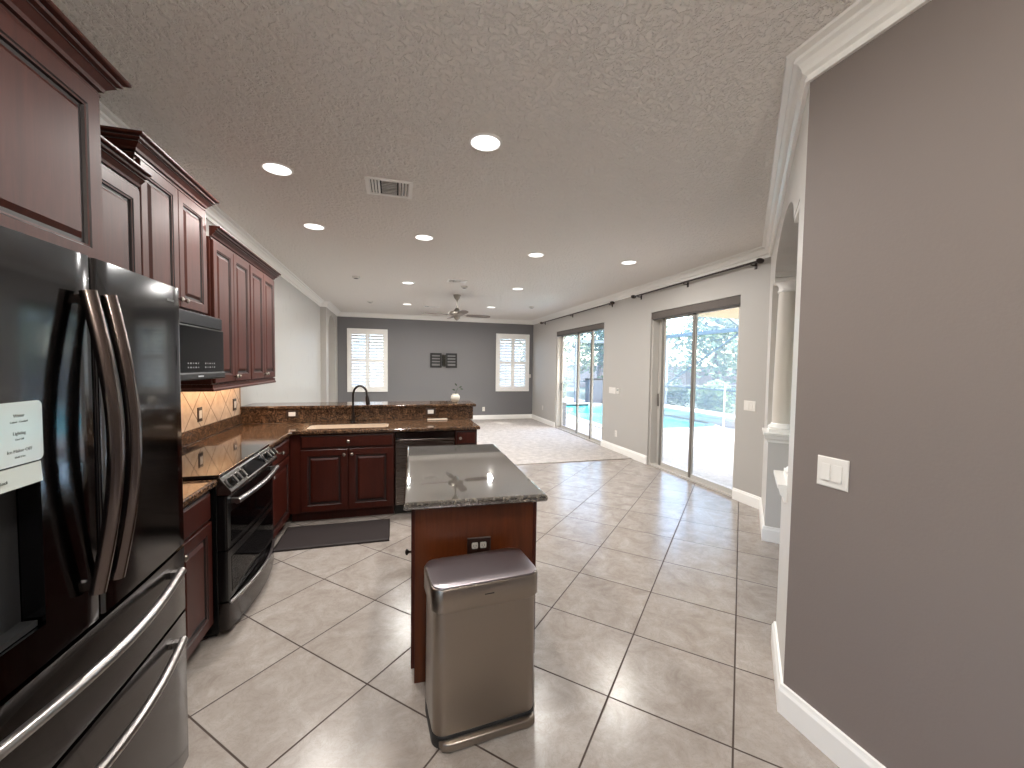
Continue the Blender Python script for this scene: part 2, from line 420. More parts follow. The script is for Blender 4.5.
bm = B((XL2-WT-.1, 9.7, 0), (XL2, YF, ZC)); wl2 = struct('wall_left_far', bm, M_lgray)
def arch_cut(x0, x1, ya, yb, zs, rise, z0=-.1, seg=14):
    pts = [(ya, z0), (yb, z0)] + [((ya+yb)/2+(yb-ya)/2*math.cos(PI*k/seg), zs+rise*math.sin(PI*k/seg)) for k in range(seg+1)]
    c = NB(); a = [c.verts.new((x0, y, z)) for y, z in pts]; b = [c.verts.new((x1, y, z)) for y, z in pts]; n = len(pts)
    for i in range(n): c.faces.new((a[i], a[(i+1) % n], b[(i+1) % n], b[i]))
    c.faces.new(a[::-1]); c.faces.new(b); return c
boolcut(wl2, [arch_cut(XL2-.22, XL2+.1, 10.0, 11.05, 2.28, .42)])
wf = struct('wall_far', B((XL2-.3, YF, 0), (XR+WT, YF+WT, ZC)), M_dgray)
WIN = [(-1.215, -.20), (2.79, 3.80)]; WZ = (.82, 2.49)
boolcut(wf, [B((a+.05, YF-.1, WZ[0]+.05), (b-.05, YF+WT+.1, WZ[1]-.05)) for a, b in WIN])
DOORS = [(3.94, 5.70), (7.22, 9.68)]; DZ = 2.44
wr = struct('wall_right', B((XR, 3.55, 0), (XR+WT, YF+WT, ZC)), M_lgray)
boolcut(wr, [B((XR-.1, a, -.1), (XR+WT+.1, b, DZ)) for a, b in DOORS])
struct('wall_near_right', prism(NB(), [(1.70, YB), (1.88, YB), (1.88, 1.30), D(.0)], 0, ZC), M_taupe)

# diagonal arcade wall: pier, pedestals, arch
TH = .25
bm = NB(); a = [D(0), D(0, -TH), D(DL, -TH), D(DL)]
wd = struct('wall_diagonal', prism(bm, a, 0, ZC), wall_paint('daylit_gray_arcade_paint', (204, 200, 195), .45))  # paint lightened to stand in for daylight from the sliding doors
def dcut(t0, t1, z0, z1):
    return prism(NB(), [D(t0, .1), D(t1, .1), D(t1, -TH-.1), D(t0, -TH-.1)][::-1], z0, z1)
seg = 18; t0, t1 = .52, 2.16
pts = [(t0, -.1), (t1, -.1)] + [((t0+t1)/2+(t1-t0)/2*math.cos(PI*k/seg), 2.38+.24*math.sin(PI*k/seg)) for k in range(seg+1)]
c = NB(); fa = [c.verts.new((*D(t, .1), z)) for t, z in pts]; fb = [c.verts.new((*D(t, -TH-.1), z)) for t, z in pts]; n = len(pts)
for i in range(n): c.faces.new((fa[i], fa[(i+1) % n], fb[(i+1) % n], fb[i]))
c.faces.new(fa[::-1]); c.faces.new(fb)
boolcut(wd, [c, dcut(.22, .53, .93, 2.38), dcut(2.15, 2.50, .93, 2.38)])
struct('wall_dining_far', B((XR+WT, 3.55, 0), (XD, 3.75, ZC)), M_lgray)
struct('wall_dining_right', B((XD, YB, 0), (XD+.2, 3.75, ZC)), M_lgray)
wb = struct('wall_back', B((XL-WT, YB-WT, 0), (XD+.2, YB, ZC)), M_taupe)
boolcut(wb, [B((3.2, YB-WT-.1, .8), (5.0, YB+.1, 2.2))])  # opening for an unseen dining window, added to light the arcade from behind
for x0, x1 in ((3.2, 5.0),):
    w = empty('window_3', (0, 0, 0), kind='structure'); bm = NB()
    for q in (x0, (x0+x1)/2-.03, x1-.06): box(bm, (q, YB-.14, .8), (q+.06, YB-.08, 2.2))
    for z in (.8, 2.14): box(bm, (x0, YB-.139, z), (x1, YB-.081, z+.06))
    mk('window_frame', bm, M_white, w); mk('pane', B((x0+.03, YB-.112, .83), (x1-.03, YB-.108, 2.17)), M_glass, w)

# room crown and baseboards
RP = [(XL, YB), (XL, 9.7), (XL2, 9.7), (XL2, YF), (XR, YF), (XR, 3.55), (1.70, 1.385), (1.70, YB)]
RC = [(0, ZC-.115), (.016, ZC-.115), (.018, ZC-.100), (.010, ZC-.094), (.012, ZC-.086), (.030, ZC-.078), (.034, ZC-.060), (.046, ZC-.040), (.062, ZC-.032), (.064, ZC-.024), (.056, ZC-.020), (.058, ZC-.014), (.088, ZC-.010), (.092, ZC), (0, ZC)]
struct('trim_1', sweep(NB(), RC, RP), M_white)
BBP = [(0, 0), (.019, 0), (.019, .105), (.013, .118), (.010, .132), (0, .135)]
def bb(name, path): struct(name, sweep(NB(), BBP, path), M_white)
bb('baseboard_left', [(XL, 5.06), (XL, 9.7), (XL2, 9.7), (XL2, 10.0)])
bb('baseboard_far', [(XL2, 11.05), (XL2, YF), (XR, YF), (XR, DOORS[1][1])])
bb('baseboard_right', [(XR, DOORS[1][0]), (XR, DOORS[0][1])])
bb('baseboard_diagonal', [(XR, DOORS[0][0]), (XR, 3.55), D(2.16), D(2.16, -TH)])
bb('baseboard_near_right', [D(.52, -TH), D(.52), D(0), (1.70, YB)])
CAPP = [(0, .905), (.012, .905), (.014, .925), (.028, .94), (.032, .965), (.040, .972), (.040, .99), (0, .99)]
for nm, ta_, tb_ in (('trim_2', .22, .52), ('trim_3', 2.16, 2.50)):
    bm = NB()
    if ta_ < 1: path = [D(ta_), D(ta_, 0), D(tb_), D(tb_, -TH)][::-1][:3]; path = [D(tb_, -TH), D(tb_), D(ta_)]
    else: path = [D(tb_), D(ta_), D(ta_, -TH)]
    sweep(bm, CAPP, path)
    prism(bm, [D(ta_+.001, -.001), D(tb_-.001, -.001), D(tb_-.001, -TH+.001), D(ta_+.001, -TH+.001)], .93, .99)
    struct(nm, bm, M_white)

# columns
def column(t, label):
    c = D(t, -TH/2); e = empty('column', (c[0], c[1], .99), math.atan2(DU.y, DU.x), label, 'column', 'white columns of the diagonal arcade')
    bm = NB(); box(bm, (-.125, -.122, 0), (.125, .122, .03)); lathe(bm, [(.12, .03), (.128, .042), (.12, .056), (.108, .062), (.104, .075), (.097, .082)], seg=28)
    mk('base', bm, M_white, e, smooth=35)
    mk('shaft', lathe(NB(), [(.097, .08), (.096, .4), (.084, 1.27)], seg=32), M_column, e, smooth=35)
    bm = NB(); lathe(bm, [(.084, 1.27), (.092, 1.275), (.092, 1.288), (.085, 1.292), (.086, 1.325), (.10, 1.345), (.115, 1.36)], seg=28); box(bm, (-.125, -.122, 1.36), (.125, .122, 1.39))
    mk('capital', bm, M_white, e, smooth=35)
column(.38, 'white column nearest the viewer on the arcade, mostly hidden behind the taupe wall edge')
column(2.32, 'round white column on a pedestal beyond the taupe wall, left of it in view')

# ------------------------------------------------------------------ far windows with shutters
def shutter_window(i, x0, x1):
    w = empty('window_%d' % i, ((x0+x1)/2, YF, 0), kind='structure'); hw = (x1-x0)/2-.05; z0, z1 = WZ[0]+.05, WZ[1]-.05
    bm = NB()
    for x in (-hw, hw-.04): box(bm, (x, .12, z0), (x+.04, .17, z1))
    for z in (z0, z1-.04, (z0+z1)/2-.02): box(bm, (-hw, .121, z), (hw, .169, z+.04))
    mk('window_frame', bm, M_white, w); mk('pane', B((-hw+.02, .143, z0+.02), (hw-.02, .147, z1-.02)), M_glass, w)
    s = empty('plantation_shutter', ((x0+x1)/2, YF-.001, 0), 0, ('white plantation shutters on the left window of the dark gray wall', 'white plantation shutters on the right window of the dark gray wall')[i-1], 'window shutter')
    H2 = (x1-x0)/2; bm = NB()
    for x in (-H2, H2-.065): box(bm, (x, -.03, WZ[0]), (x+.065, 0, WZ[1]))
    for z in (WZ[0], WZ[1]-.065): box(bm, (-H2, -.0299, z), (H2, 0, z+.065))
    mk('shutter_frame', bm, M_white, s, bevel=.004)
    for k in (0, 1):
        a = -H2+.067 if k == 0 else .002; b = -.002 if k == 0 else H2-.067; zb, zt = WZ[0]+.067, WZ[1]-.067
        bm = NB()
        for x in (a, b-.05): box(bm, (x, -.028, zb), (x+.05, -.002, zt))
        for z, h in ((zb, .085), (zt-.085, .085), ((zb+zt)/2-.04, .08)): box(bm, (a, -.0279, z), (b, -.0021, z+h))
        pn = mk('shutter_panel', bm, M_white, s)
        bm = NB()
        for lo, hi in ((zb+.085, (zb+zt)/2-.04), ((zb+zt)/2+.04, zt-.085)):
            nl = 8
            for q in range(nl):
                z = lo+(hi-lo)*(q+.5)/nl; dy, dz = .030, .021
                v = [bm.verts.new(p) for p in ((a+.051, -.015-dy, z-dz-.004), (b-.051, -.015-dy, z-dz-.004), (b-.051, -.015+dy, z+dz-.004), (a+.051, -.015+dy, z+dz-.004), (a+.051, -.015-dy, z-dz+.004), (b-.051, -.015-dy, z-dz+.004), (b-.051, -.015+dy, z+dz+.004), (a+.051, -.015+dy, z+dz+.004))]
                for f in ((3, 2, 1, 0), (4, 5, 6, 7), (0, 1, 5, 4), (1, 2, 6, 5), (2, 3, 7, 6), (3, 0, 4, 7)): bm.faces.new([v[j] for j in f])
        mk('louvres', bm, M_white, pn)
        mk('tilt_rod', B(((a+b)/2-.006, -.062, zb+.12), ((a+b)/2+.006, -.05, zt-.12)), M_white, pn)
shutter_window(1, *WIN[0]); shutter_window(2, *WIN[1])

# ------------------------------------------------------------------ sliding doors, shades, rods
def sliding(i, y0, y1, splits):
    d = empty('door_%d' % i, (XR, y0, 0), kind='structure'); L = y1-y0
    bm = NB(); box(bm, (.02, 0, 0), (.19, L, .022)); box(bm, (.06, 0, DZ-.06), (.18, L, DZ))
    box(bm, (.03, 0, .022), (.18, .03, DZ-.06)); box(bm, (.03, L-.03, .022), (.18, L, DZ-.06))
    for x in (.06, .10, .14): box(bm, (x, 0, .022), (x+.008, L, .032))
    mk('door_frame', bm, M_alum, d)
    n = len(splits)-1
    for k in range(n):
        a, b = splits[k], splits[k+1]; x = .065+.04*(k % 3)
        bm = NB(); sw = .055
        for q in (a, b-sw): box(bm, (x, q, .03), (x+.03, q+sw, DZ-.06))
        for z, h in ((.03, .05), (DZ-.13, .07)): box(bm, (x+.001, a, z), (x+.029, b, z+h))
        p = mk('door_panel', bm, M_alum, d, bevel=.003)
        if k < n-1: mk('interlock_stile', B((x-.012, b-.045, .03), (x+.004, b-.005, DZ-.07)), M_alum_dk, p)
        mk('glass_pane', B((x+.012, a+sw-.01, .10), (x+.018, b-sw+.01, DZ-.12)), M_glass, p)
        if k == n-1: mk('pull_handle', B((x-.03, b-.04, .95), (x, b-.022, 1.15)), M_alum_dk, p, bevel=.004)
    return d
sliding(1, DOORS[0][0], DOORS[0][1], [.03, .87, 1.60, 1.73])
sliding(2, DOORS[1][0], DOORS[1][1], [.03, .66, 1.42, 2.43])
def shade(y0, y1, label):
    e = empty('roller_shade', (XR, y0, 0), 0, label, 'window shade', 'gray roller shades over the sliding doors')
    mk('cassette', B((.004, .006, 2.335), (.055, y1-y0-.006, DZ-.004)), M_shade, e, bevel=.006)
    mk('hem_bar', B((.012, .02, 2.318), (.03, y1-y0-.02, 2.334)), plain('shade_hem', (70, 66, 64), .6), e)
shade(*DOORS[0], 'gray rolled-up shade over the nearer sliding glass door')
shade(*DOORS[1], 'gray rolled-up shade over the far sliding glass door on the carpet')
def rod(y0, y1, label, n=3):
    e = empty('curtain_rod', (XR-.075, y0, 2.75), 0, label, 'curtain rod', 'dark curtain rods under the crown moulding')
    mk('rod', tube(NB(), [(0, .02, 0), (0, y1-y0-.02, 0)], .0125), M_rod, e, smooth=40)
    for y in (0, y1-y0): mk('finial', lathe(NB(), [(.006, -.045), (.02, -.038), (.028, -.02), (.03, 0), (.028, .02), (.02, .038), (.006, .045)], (0, y, 0), 14, 'X'), M_rod, e, smooth=60)
    for k in range(n):
        y = .12+(y1-y0-.24)*k/(n-1); bm = NB(); tube(bm, [(.0745, y, -.02), (.03, y, -.02), (0, y, -.018)], .007, 8); box(bm, (.066, y-.014, -.06), (.0748, y+.014, .02)); mk('bracket', bm, M_rod, e)
rod(3.62, 6.1, 'long dark curtain rod above the nearer sliding door')
rod(6.8, 10.6, 'long dark curtain rod above the far sliding door')

# ------------------------------------------------------------------ wall cabinets (front faces +x: local x runs along +y, local -y points out)
Q = PI/2
def cabinet(name, x, y, w, d, z0, z1, label, cat='cabinet', group=None, rz=Q, mat=None, base=False):
    e = empty(name, (x, y, 0), rz, label, cat, group); mt = mat or M_cherry
    bm = NB()
    if base: box(bm, (0, .002, .10), (w, d, z1)); box(bm, (.002, .075, 0), (w-.002, d, .10))
    else: box(bm, (0, .002, z0), (w, d, z1))
    mk('body', bm, mt, e, bevel=.002)
    return e
g_up = 'cherry wall cabinets on the left kitchen wall'
def doors(e, w, z0, z1, n, mat, kn='low', gap=.004, m0=.012, fr=.055, kmat=None):
    x0 = m0; ww = (w-2*m0-(n-1)*gap)/n
    for k in range(n):
        a = x0+k*(ww+gap); d = mk('door', door_bm(a, z0, a+ww, z1, 0, fr), [mat, M_glaze], e)
        kx = a+ww-.03 if (n == 1 or k % 2 == 0) else a+.03
        if kn: knob(d, kx, z0+.04 if kn == 'low' else z1-.05, mat=kmat)
c = cabinet('fridge_cabinet', -1.0, .60, 1.20, .56, 1.86, 2.50, 'deep cherry cabinet mounted above the refrigerator, nearest on the left', group=g_up)
doors(c, 1.20, 1.875, 2.47, 2, M_cherry, fr=.06); cab_crown(c, 1.20, .56, 2.475, right=True)
c = cabinet('wall_cabinet', -1.24, 1.82, .69, .325, 1.39, 2.42, 'narrow cherry wall cabinet just beyond the refrigerator, lower than its neighbours', group=g_up)
doors(c, .69, 1.40, 2.40, 1, M_cherry, kn=None); cab_crown(c, .69, .325, 2.405, left=False, right=False, k=.95)
c = cabinet('wall_cabinet', -1.25, 2.515, .765, .315, 1.87, 2.60, 'tall-crowned cherry cabinet mounted above the microwave', group=g_up)
doors(c, .765, 1.885, 2.57, 2, M_cherry); cab_crown(c, .765, .315, 2.58, k=1.0)
for k, lb in enumerate(('cherry double-door wall cabinet right beside the microwave', 'cherry double-door wall cabinet at the far end of the row, by the bare gray wall')):
    c = cabinet('wall_cabinet', -1.24, 3.335+.76*k, .76, .325, 1.40, 2.43, lb, group=g_up)
    doors(c, .76, 1.41, 2.41, 2, M_cherry)
    cab_crown(c, .76, .325, 2.415, left=False, right=(k == 1), k=.95)
    bm = NB(); sweep(bm, [(0, 1.352), (.016, 1.352), (.018, 1.365), (.010, 1.375), (.012, 1.40), (0, 1.40)], [(0, .32), (0, 0), (.76, 0)] if k == 0 else [(0, 0), (.76, 0), (.76, .32)]); mk('light_rail', bm, M_cherry, c)

# under-cabinet lamps
for y0, y1, lb in ((3.45, 4.75, 'slim warm lamp fixed under the far wall cabinets above the backsplash'), (1.95, 2.4, 'slim warm lamp fixed under the narrow cabinet beyond the refrigerator')):
    e = empty('undercabinet_lamp', (-1.44, y0, 1.395), 0, lb, 'lamp')
    mk('housing', B((-.03, 0, -.018), (.03, y1-y0, 0)), M_white, e); mk('light_strip', B((-.012, .02, -.021), (.012, y1-y0-.02, -.0185)), M_warm, e)
    l = bpy.data.lights.new('undercabinet_light', 'AREA'); l.shape = 'RECTANGLE'; l.size = .05; l.size_y = y1-y0; l.energy = 3.2; l.color = (1, .66, .40)
    o = bpy.data.objects.new('undercabinet_light', l); COL.objects.link(o); o.location = (-1.44, (y0+y1)/2, 1.37)

# microwave
e = empty('microwave', (-1.15, 2.52, 1.45), Q, 'black over-the-range microwave under the cherry cabinet', 'microwave')
w = .76
mk('body', B((0, .03, .01), (w, .41, .405)), M_black, e, bevel=.004)
mk('vent_panel', rings_panel(NB(), 0, .325, w, .405, .03, [(0, 0, 0), (0, .022, 0), (.006, .028, 0)]), plain('microwave_gray_panel', (36, 38, 42), .25, .4), e)
d = mk('door', rings_panel(NB(), 0, .0, w, .323, .03, [(0, 0, 0), (0, .03, 0), (.006, .036, 0), (.03, .037, 0)]), M_black, e)
mk('door_glass', B((.012, -.0095, .052), (w-.03, -.006, .312)), M_blackgl, d)
mk('bottom_trim', rings_panel(NB(), 0, -.0, w, .045, .0, [(0, 0, 0), (0, .008, 0), (.008, .014, 0)]), M_blackmat, e)
for r_ in range(2):
    for c_ in range(12):
        if c_ in (5, 6): continue
        text_part(d, '88'[:1+c_ % 2], .012, (.24+c_*.032, -.0100, .072+.024*r_), (R(90), 0, 0), M_textw, 'key_legend')
mk('brand_badge', B((.35, -.0165, .018), (.42, -.0135, .026)), M_textw, e)
mk('underside_lamp', B((.2, .12, -.006), (.56, .3, .008)), M_blackmat, e)

# ------------------------------------------------------------------ refrigerator
FX, FY, FW_ = -.735, .815, .914
e = empty('refrigerator', (FX, FY, 0), Q, 'black stainless french-door refrigerator filling the left edge', 'refrigerator')
mk('body', B((.005, .07, .04), (FW_-.005, .80, 1.79)), plain('fridge_gray_side', (52, 52, 54), .4, .3), e, bevel=.004)
def curved(x0, x1, z0, z1, y, bulge=.012, t=.065, seg=10, total=FW_, rr_=.012):
    """a door front gently bowed across the whole width"""
    bm = NB(); fr = []; n = seg
    xs = [x0]+[x0+rr_*(1-math.cos(a)) for a in (PI/6, PI/3)]+[x0+rr_+(x1-x0-2*rr_)*k/n for k in range(n+1)]+[x1-rr_*(1-math.cos(a)) for a in (PI/3, PI/6)]+[x1]
    def out(x):
        b = bulge*(1-((x-total/2)/(total/2))**2)
        d_ = min(x-x0, x1-x); 
        if d_ < rr_: b -= rr_-math.sqrt(max(0, rr_*rr_-(rr_-d_)**2))
        return y-b
    cols = []
    for x in xs: cols.append((bm.verts.new((x, out(x), z0)), bm.verts.new((x, out(x), z1)), bm.verts.new((x, y+t, z0)), bm.verts.new((x, y+t, z1))))
    for a, b in zip(cols, cols[1:]):
        bm.faces.new((a[0], b[0], b[1], a[1])); bm.faces.new((a[2], a[3], b[3], b[2])); bm.faces.new((a[1], b[1], b[3], a[3])); bm.faces.new((a[0], a[2], b[2], b[0]))
    bm.faces.new((cols[0][0], cols[0][1], cols[0][3], cols[0][2])); bm.faces.new((cols[-1][0], cols[-1][2], cols[-1][3], cols[-1][1]))
    return bm
dl = mk('door', curved(0, .453, .905, 1.815, 0), M_blk, e, smooth=50); dr = mk('door', curved(.461, FW_, .905, 1.815, 0), M_blk, e, smooth=50)
boolcut(dl, [B((.04, -.1, .99), (.285, .045, 1.345))])
f1 = mk('drawer', curved(0, FW_, .665, .893, 0), M_blk_dk, e, smooth=50, label='upper freezer drawer')
f2 = mk('drawer', curved(0, FW_, .10, .653, 0), M_blk_dk, e, smooth=50, label='lower freezer drawer')
mk('kick_plate', B((.01, .05, .01), (FW_-.01, .10, .092)), M_blackmat, e)
# dispenser
dp = mk('dispenser', B((.042, .03, .992), (.283, .044, 1.343)), M_blackmat, e, label='dark water dispenser recess')
bm = prism(NB(), [], 0, 0) if False else NB()
px = rpoly(.038, 1.35, .288, 1.475, .012, 4)
a = [bm.verts.new((x, -.0145, z)) for x, z in px]; b = [bm.verts.new((x, -.006, z)) for x, z in px]; n = len(px)
for i in range(n): bm.faces.new((a[i], a[(i+1) % n], b[(i+1) % n], b[i]))
bm.faces.new(a); bm.faces.new(b[::-1]); mk('control_panel', bm, M_panelgl, dp)
for z, s1, s2 in ((1.445, 'Water', 'Cubed    Crushed'), (1.410, 'Lighting', 'On / Off'), (1.375, 'Ice Maker OFF', 'Hold 3 Sec')):
    text_part(dp, s1, .0095, (.232, -.0147, z), (R(90), 0, 0), M_text); text_part(dp, s2, .0055, (.232, -.0147, z-.011), (R(90), 0, 0), M_text)
bm = NB(); v = [bm.verts.new(p) for p in ((.042, -.012, 1.346), (.284, -.012, 1.346), (.279, -.018, 1.305), (.047, -.018, 1.305), (.042, .03, 1.346), (.284, .03, 1.346), (.279, .02, 1.305), (.047, .02, 1.305))]
for f in ((0, 1, 2, 3), (4, 7, 6, 5), (0, 4, 5, 1), (3, 2, 6, 7), (0, 3, 7, 4), (1, 5, 6, 2)): bm.faces.new([v[i] for i in f])
mk('dispenser_lip', bm, M_panelgl, dp); text_part(dp, 'Dispenser Lock', .009, (.17, -.0175, 1.32), (R(96), 0, 0), M_text)
mk('paddle', B((.13, .012, 1.08), (.19, .022, 1.25)), M_black, dp, bevel=.003); mk('drip_tray', B((.046, .0, .992), (.279, .029, 1.004)), M_blackmat, dp)
def bow(p0, p1, out, r, n=22, flat=1.0, base=.035):
    p0, p1 = Vector(p0), Vector(p1); pts = []; ax = (p1-p0).normalized()
    for k in range(n+1):
        t = k/n; p = p0.lerp(p1, t); p.y -= base+out*math.sin(PI*t); pts.append(p)
    bm = tube(NB(), pts, r, 12, flat=flat)
    for q, sg in ((p0, 1), (p1, -1)):
        c = q+ax*sg*r*1.6; h = r*.8
        box(bm, (c.x-h, c.y-base-h, c.z-h), (c.x+h, c.y+.012, c.z+h))
    return bm
mk('door_handle', bow((.405, -.004, .99), (.405, -.004, 1.725), .045, .013, flat=1.3, base=.028), M_handle_dk, dl, smooth=50)
mk('door_handle', bow((.478, -.004, .99), (.478, -.004, 1.725), .045, .013, flat=1.3, base=.028), M_handle_dk, dr, smooth=50)
mk('drawer_handle', bow((.09, .0, .835), (FW_-.085, .0, .835), .045, .0135, base=.024), M_handle, f1, smooth=50)
mk('drawer_handle', bow((.09, .0, .590), (FW_-.085, .0, .590), .045, .0135, base=.024), M_handle, f2, smooth=50)
mk('brand_badge', B((.815, -.0062, 1.762), (.86, -.003, 1.769)), M_text, dr)

# ------------------------------------------------------------------ base cabinets, left run
g_base = 'dark cherry base cabinets'
c = cabinet('base_cabinet', -.985, 1.79, .785, .565, .1, .874, 'cherry base cabinet between the refrigerator and the range', group=g_base, mat=M_cherry_low, base=True)
mk('drawer', drawer_bm(.012, .70, .773, .855), [M_cherry_low, M_glaze], c); doors(c, .785, .115, .69, 2, M_cherry_low, 'high')
c = cabinet('base_cabinet', -.975, 3.525, .745, .575, .1, .874, 'cherry corner base cabinet between the range and the sink cabinet', group=g_base, mat=M_cherry_low, base=True)
d = mk('drawer', drawer_bm(.06, .70, .70, .855), [M_cherry_low, M_glaze], c); knob(d, .38, .78)
dd = mk('door', door_bm(.06, .115, .70, .69), [M_cherry_low, M_glaze], c); knob(dd, .10, .64)

# ------------------------------------------------------------------ range
RY, RW, RX = 2.60, .915, -.955
e = empty('range', (RX, RY, 0), Q, 'black slide-in electric range with glass cooktop and two oven doors', 'range')
mk('body', B((0, .0, .03), (RW, .585, .90)), M_black, e, bevel=.003)
bm = slab(NB(), [(-.006, -.012), (RW+.006, -.012), (RW+.006, .585), (-.006, .585)], .916, .934, .004); mk('cooktop', bm, M_blackgl, e)
mk('front_edge_strip', B((-.004, -.020, .916), (RW+.004, -.0125, .936)), metal('polished_edge', (200, 196, 190), .15), e, bevel=.002)
# sloped control panel
bm = NB(); p = [(-.018, .915), (-.075, .835), (-.075, .815), (.0, .815), (.0, .915)]
a = [bm.verts.new((0, y, z)) for y, z in p]; b = [bm.verts.new((RW, y, z)) for y, z in p]
for i in range(5): bm.faces.new((a[i], b[i], b[(i+1) % 5], a[(i+1) % 5]))
bm.faces.new(a); bm.faces.new(b[::-1]); cp = mk('control_panel', bm, metal('dark_steel_panel', (120, 118, 116), .22), e, bevel=.003)
sl = math.atan2(.057, .080)      # slope of the face from vertical
def on_panel(t): return (-.018-.057*t, .915-.08*t)
def panel_obj(name, x0, x1, t0, t1, th, mat):
    bm = NB(); (ya, za), (yb, zb) = on_panel(t0), on_panel(t1); ny, nz = -.80*th, .57*th
    q = [(ya, za), (yb, zb), (yb+ny, zb+nz), (ya+ny, za+nz)]
    a = [bm.verts.new((x0, y, z)) for y, z in q]; b = [bm.verts.new((x1, y, z)) for y, z in q]
    for i in range(4): bm.faces.new((a[i], b[i], b[(i+1) % 4], a[(i+1) % 4]))
    bm.faces.new(a); bm.faces.new(b[::-1]); return mk(name, bm, mat, e)
panel_obj('display_frame', .265, .665, .06, .96, .003, M_handle); panel_obj('touch_display', .275, .655, .12, .90, .0045, M_blackgl)
for x in (.055, .125, .195, RW-.205, RW-.135, RW-.06):
    (y, z) = on_panel(.52); o = mk('control_knob', lathe(NB(), [(.029, 0), (.029, .008), (.026, .010), (.026, .030), (.023, .034), (.004, .034)], (0, 0, 0), 20), M_black, e, smooth=40)
    o.location = (x, y, z); o.rotation_euler = (R(90)-sl, 0, 0)
    k2 = mk('chrome_skirt', lathe(NB(), [(.0315, 0), (.0315, .005), (.030, .006)], (0, 0, 0), 20), M_handle, o); mk('grip_bar', B((-.004, -.024, .034), (.004, .024, .042)), M_handle, o, bevel=.002)
def odoor(name, z0, z1, wz0, wz1, lb):
    d = mk(name, curved(.006, RW-.006, z0, z1, -.045, .014, .045, 12, RW, .01), M_black, e, smooth=50, label=lb)
    return d
d1 = odoor('oven_door', .50, .805, 0, 0, 'upper oven door'); d2 = odoor('oven_door', .205, .492, 0, 0, 'lower oven door')
def bowed_glass(x0, x1, z0, z1, extra=.0015):
    bm = NB(); n = 10; cols = []
    for k in range(n+1):
        x = x0+(x1-x0)*k/n; y = -.045-.014*(1-((x-RW/2)/(RW/2))**2)-extra; cols.append((bm.verts.new((x, y, z0)), bm.verts.new((x, y, z1))))
    for a, b in zip(cols, cols[1:]): bm.faces.new((a[0], b[0], b[1], a[1]))
    bmesh.ops.solidify(bm, geom=bm.faces[:], thickness=.001)
    return bm
mk('oven_window', bowed_glass(.06, RW-.06, .53, .70), M_blackgl, d1, smooth=40); mk('oven_window', bowed_glass(.06, RW-.06, .235, .44), M_blackgl, d2, smooth=40)
M_edge = metal('steel_trim_line', (120, 116, 114), .25)
mk('trim_strip', bowed_glass(.01, RW-.01, .500, .505), M_edge, d1); mk('trim_strip', bowed_glass(.01, RW-.01, .484, .489), M_edge, d2)
mk('oven_handle', bow((.05, -.05, .765), (RW-.05, -.05, .765), .028, .016, base=.035), M_handle, d1, smooth=50)
dw = mk('warming_drawer', curved(.006, RW-.006, .035, .195, -.045, .05, .045, 14, RW, .01), M_blk_dk, e, smooth=50)
mk('drawer_lip', bow((.02, -.045, .188), (RW-.02, -.045, .188), .052, .010, base=.004), M_handle, dw, smooth=50)
mk('feet', B((.03, .02, .0), (RW-.03, .5, .03)), M_blackmat, e)

# ------------------------------------------------------------------ peninsula
PY = 4.31
c = cabinet('sink_cabinet', -.975, PY, .965, .56, .1, .874, 'cherry sink base cabinet with two doors under the sink', group=g_base, rz=0, mat=M_cherry_low, base=True)
boolcut(c.children[0], [B((x_-.975*0, y_, .6), (x2_, y2_, .9)) for x_, y_, x2_, y2_ in ((.08, .005, .94, .42),)])
mk('false_drawer', drawer_bm(.10, .735, .955, .858), [M_cherry_low, M_glaze], c); knob(c, .53, .797)
for a, b, kx in ((.10, .523, .49), (.53, .955, .563)):
    d = mk('door', door_bm(a, .115, b, .722, fr=.06), [M_cherry_low, M_glaze], c); knob(d, kx, .67)
e = empty('dishwasher', (-.005, PY, 0), 0, 'dark stainless dishwasher right of the sink cabinet', 'dishwasher')
mk('body', B((.004, .02, .10), (.608, .56, .87)), M_black, e)
mk('door', rings_panel(NB(), .004, .115, .608, .77, .02, [(0, 0, 0), (0, .03, 0), (.006, .036, 0)]), metal('dishwasher_steel', (112, 106, 102), .28, .05, 0), e)
mk('control_panel', rings_panel(NB(), .004, .80, .608, .866, .02, [(0, 0, 0), (0, .03, 0), (.006, .036, 0)]), M_blk_dk, e)
mk('door_handle', B((.004, -.032, .775), (.608, .018, .797)), M_handle_dk, e, bevel=.006)
mk('toe_kick', B((.004, .075, .0), (.608, .2, .099)), M_blackmat, e)
c = cabinet('end_cabinet', .612, PY, .235, .56, .1, .874, 'narrow cherry cabinet at the open end of the peninsula', group=g_base, rz=0, mat=M_cherry_low, base=True)
d = mk('drawer', drawer_bm(.012, .72, .222, .858), [M_cherry_low, M_glaze], c); knob(d, .05, .79)
d = mk('door', door_bm(.012, .115, .222, .708, fr=.05), [M_cherry_low, M_glaze], c); knob(d, .04, .66)

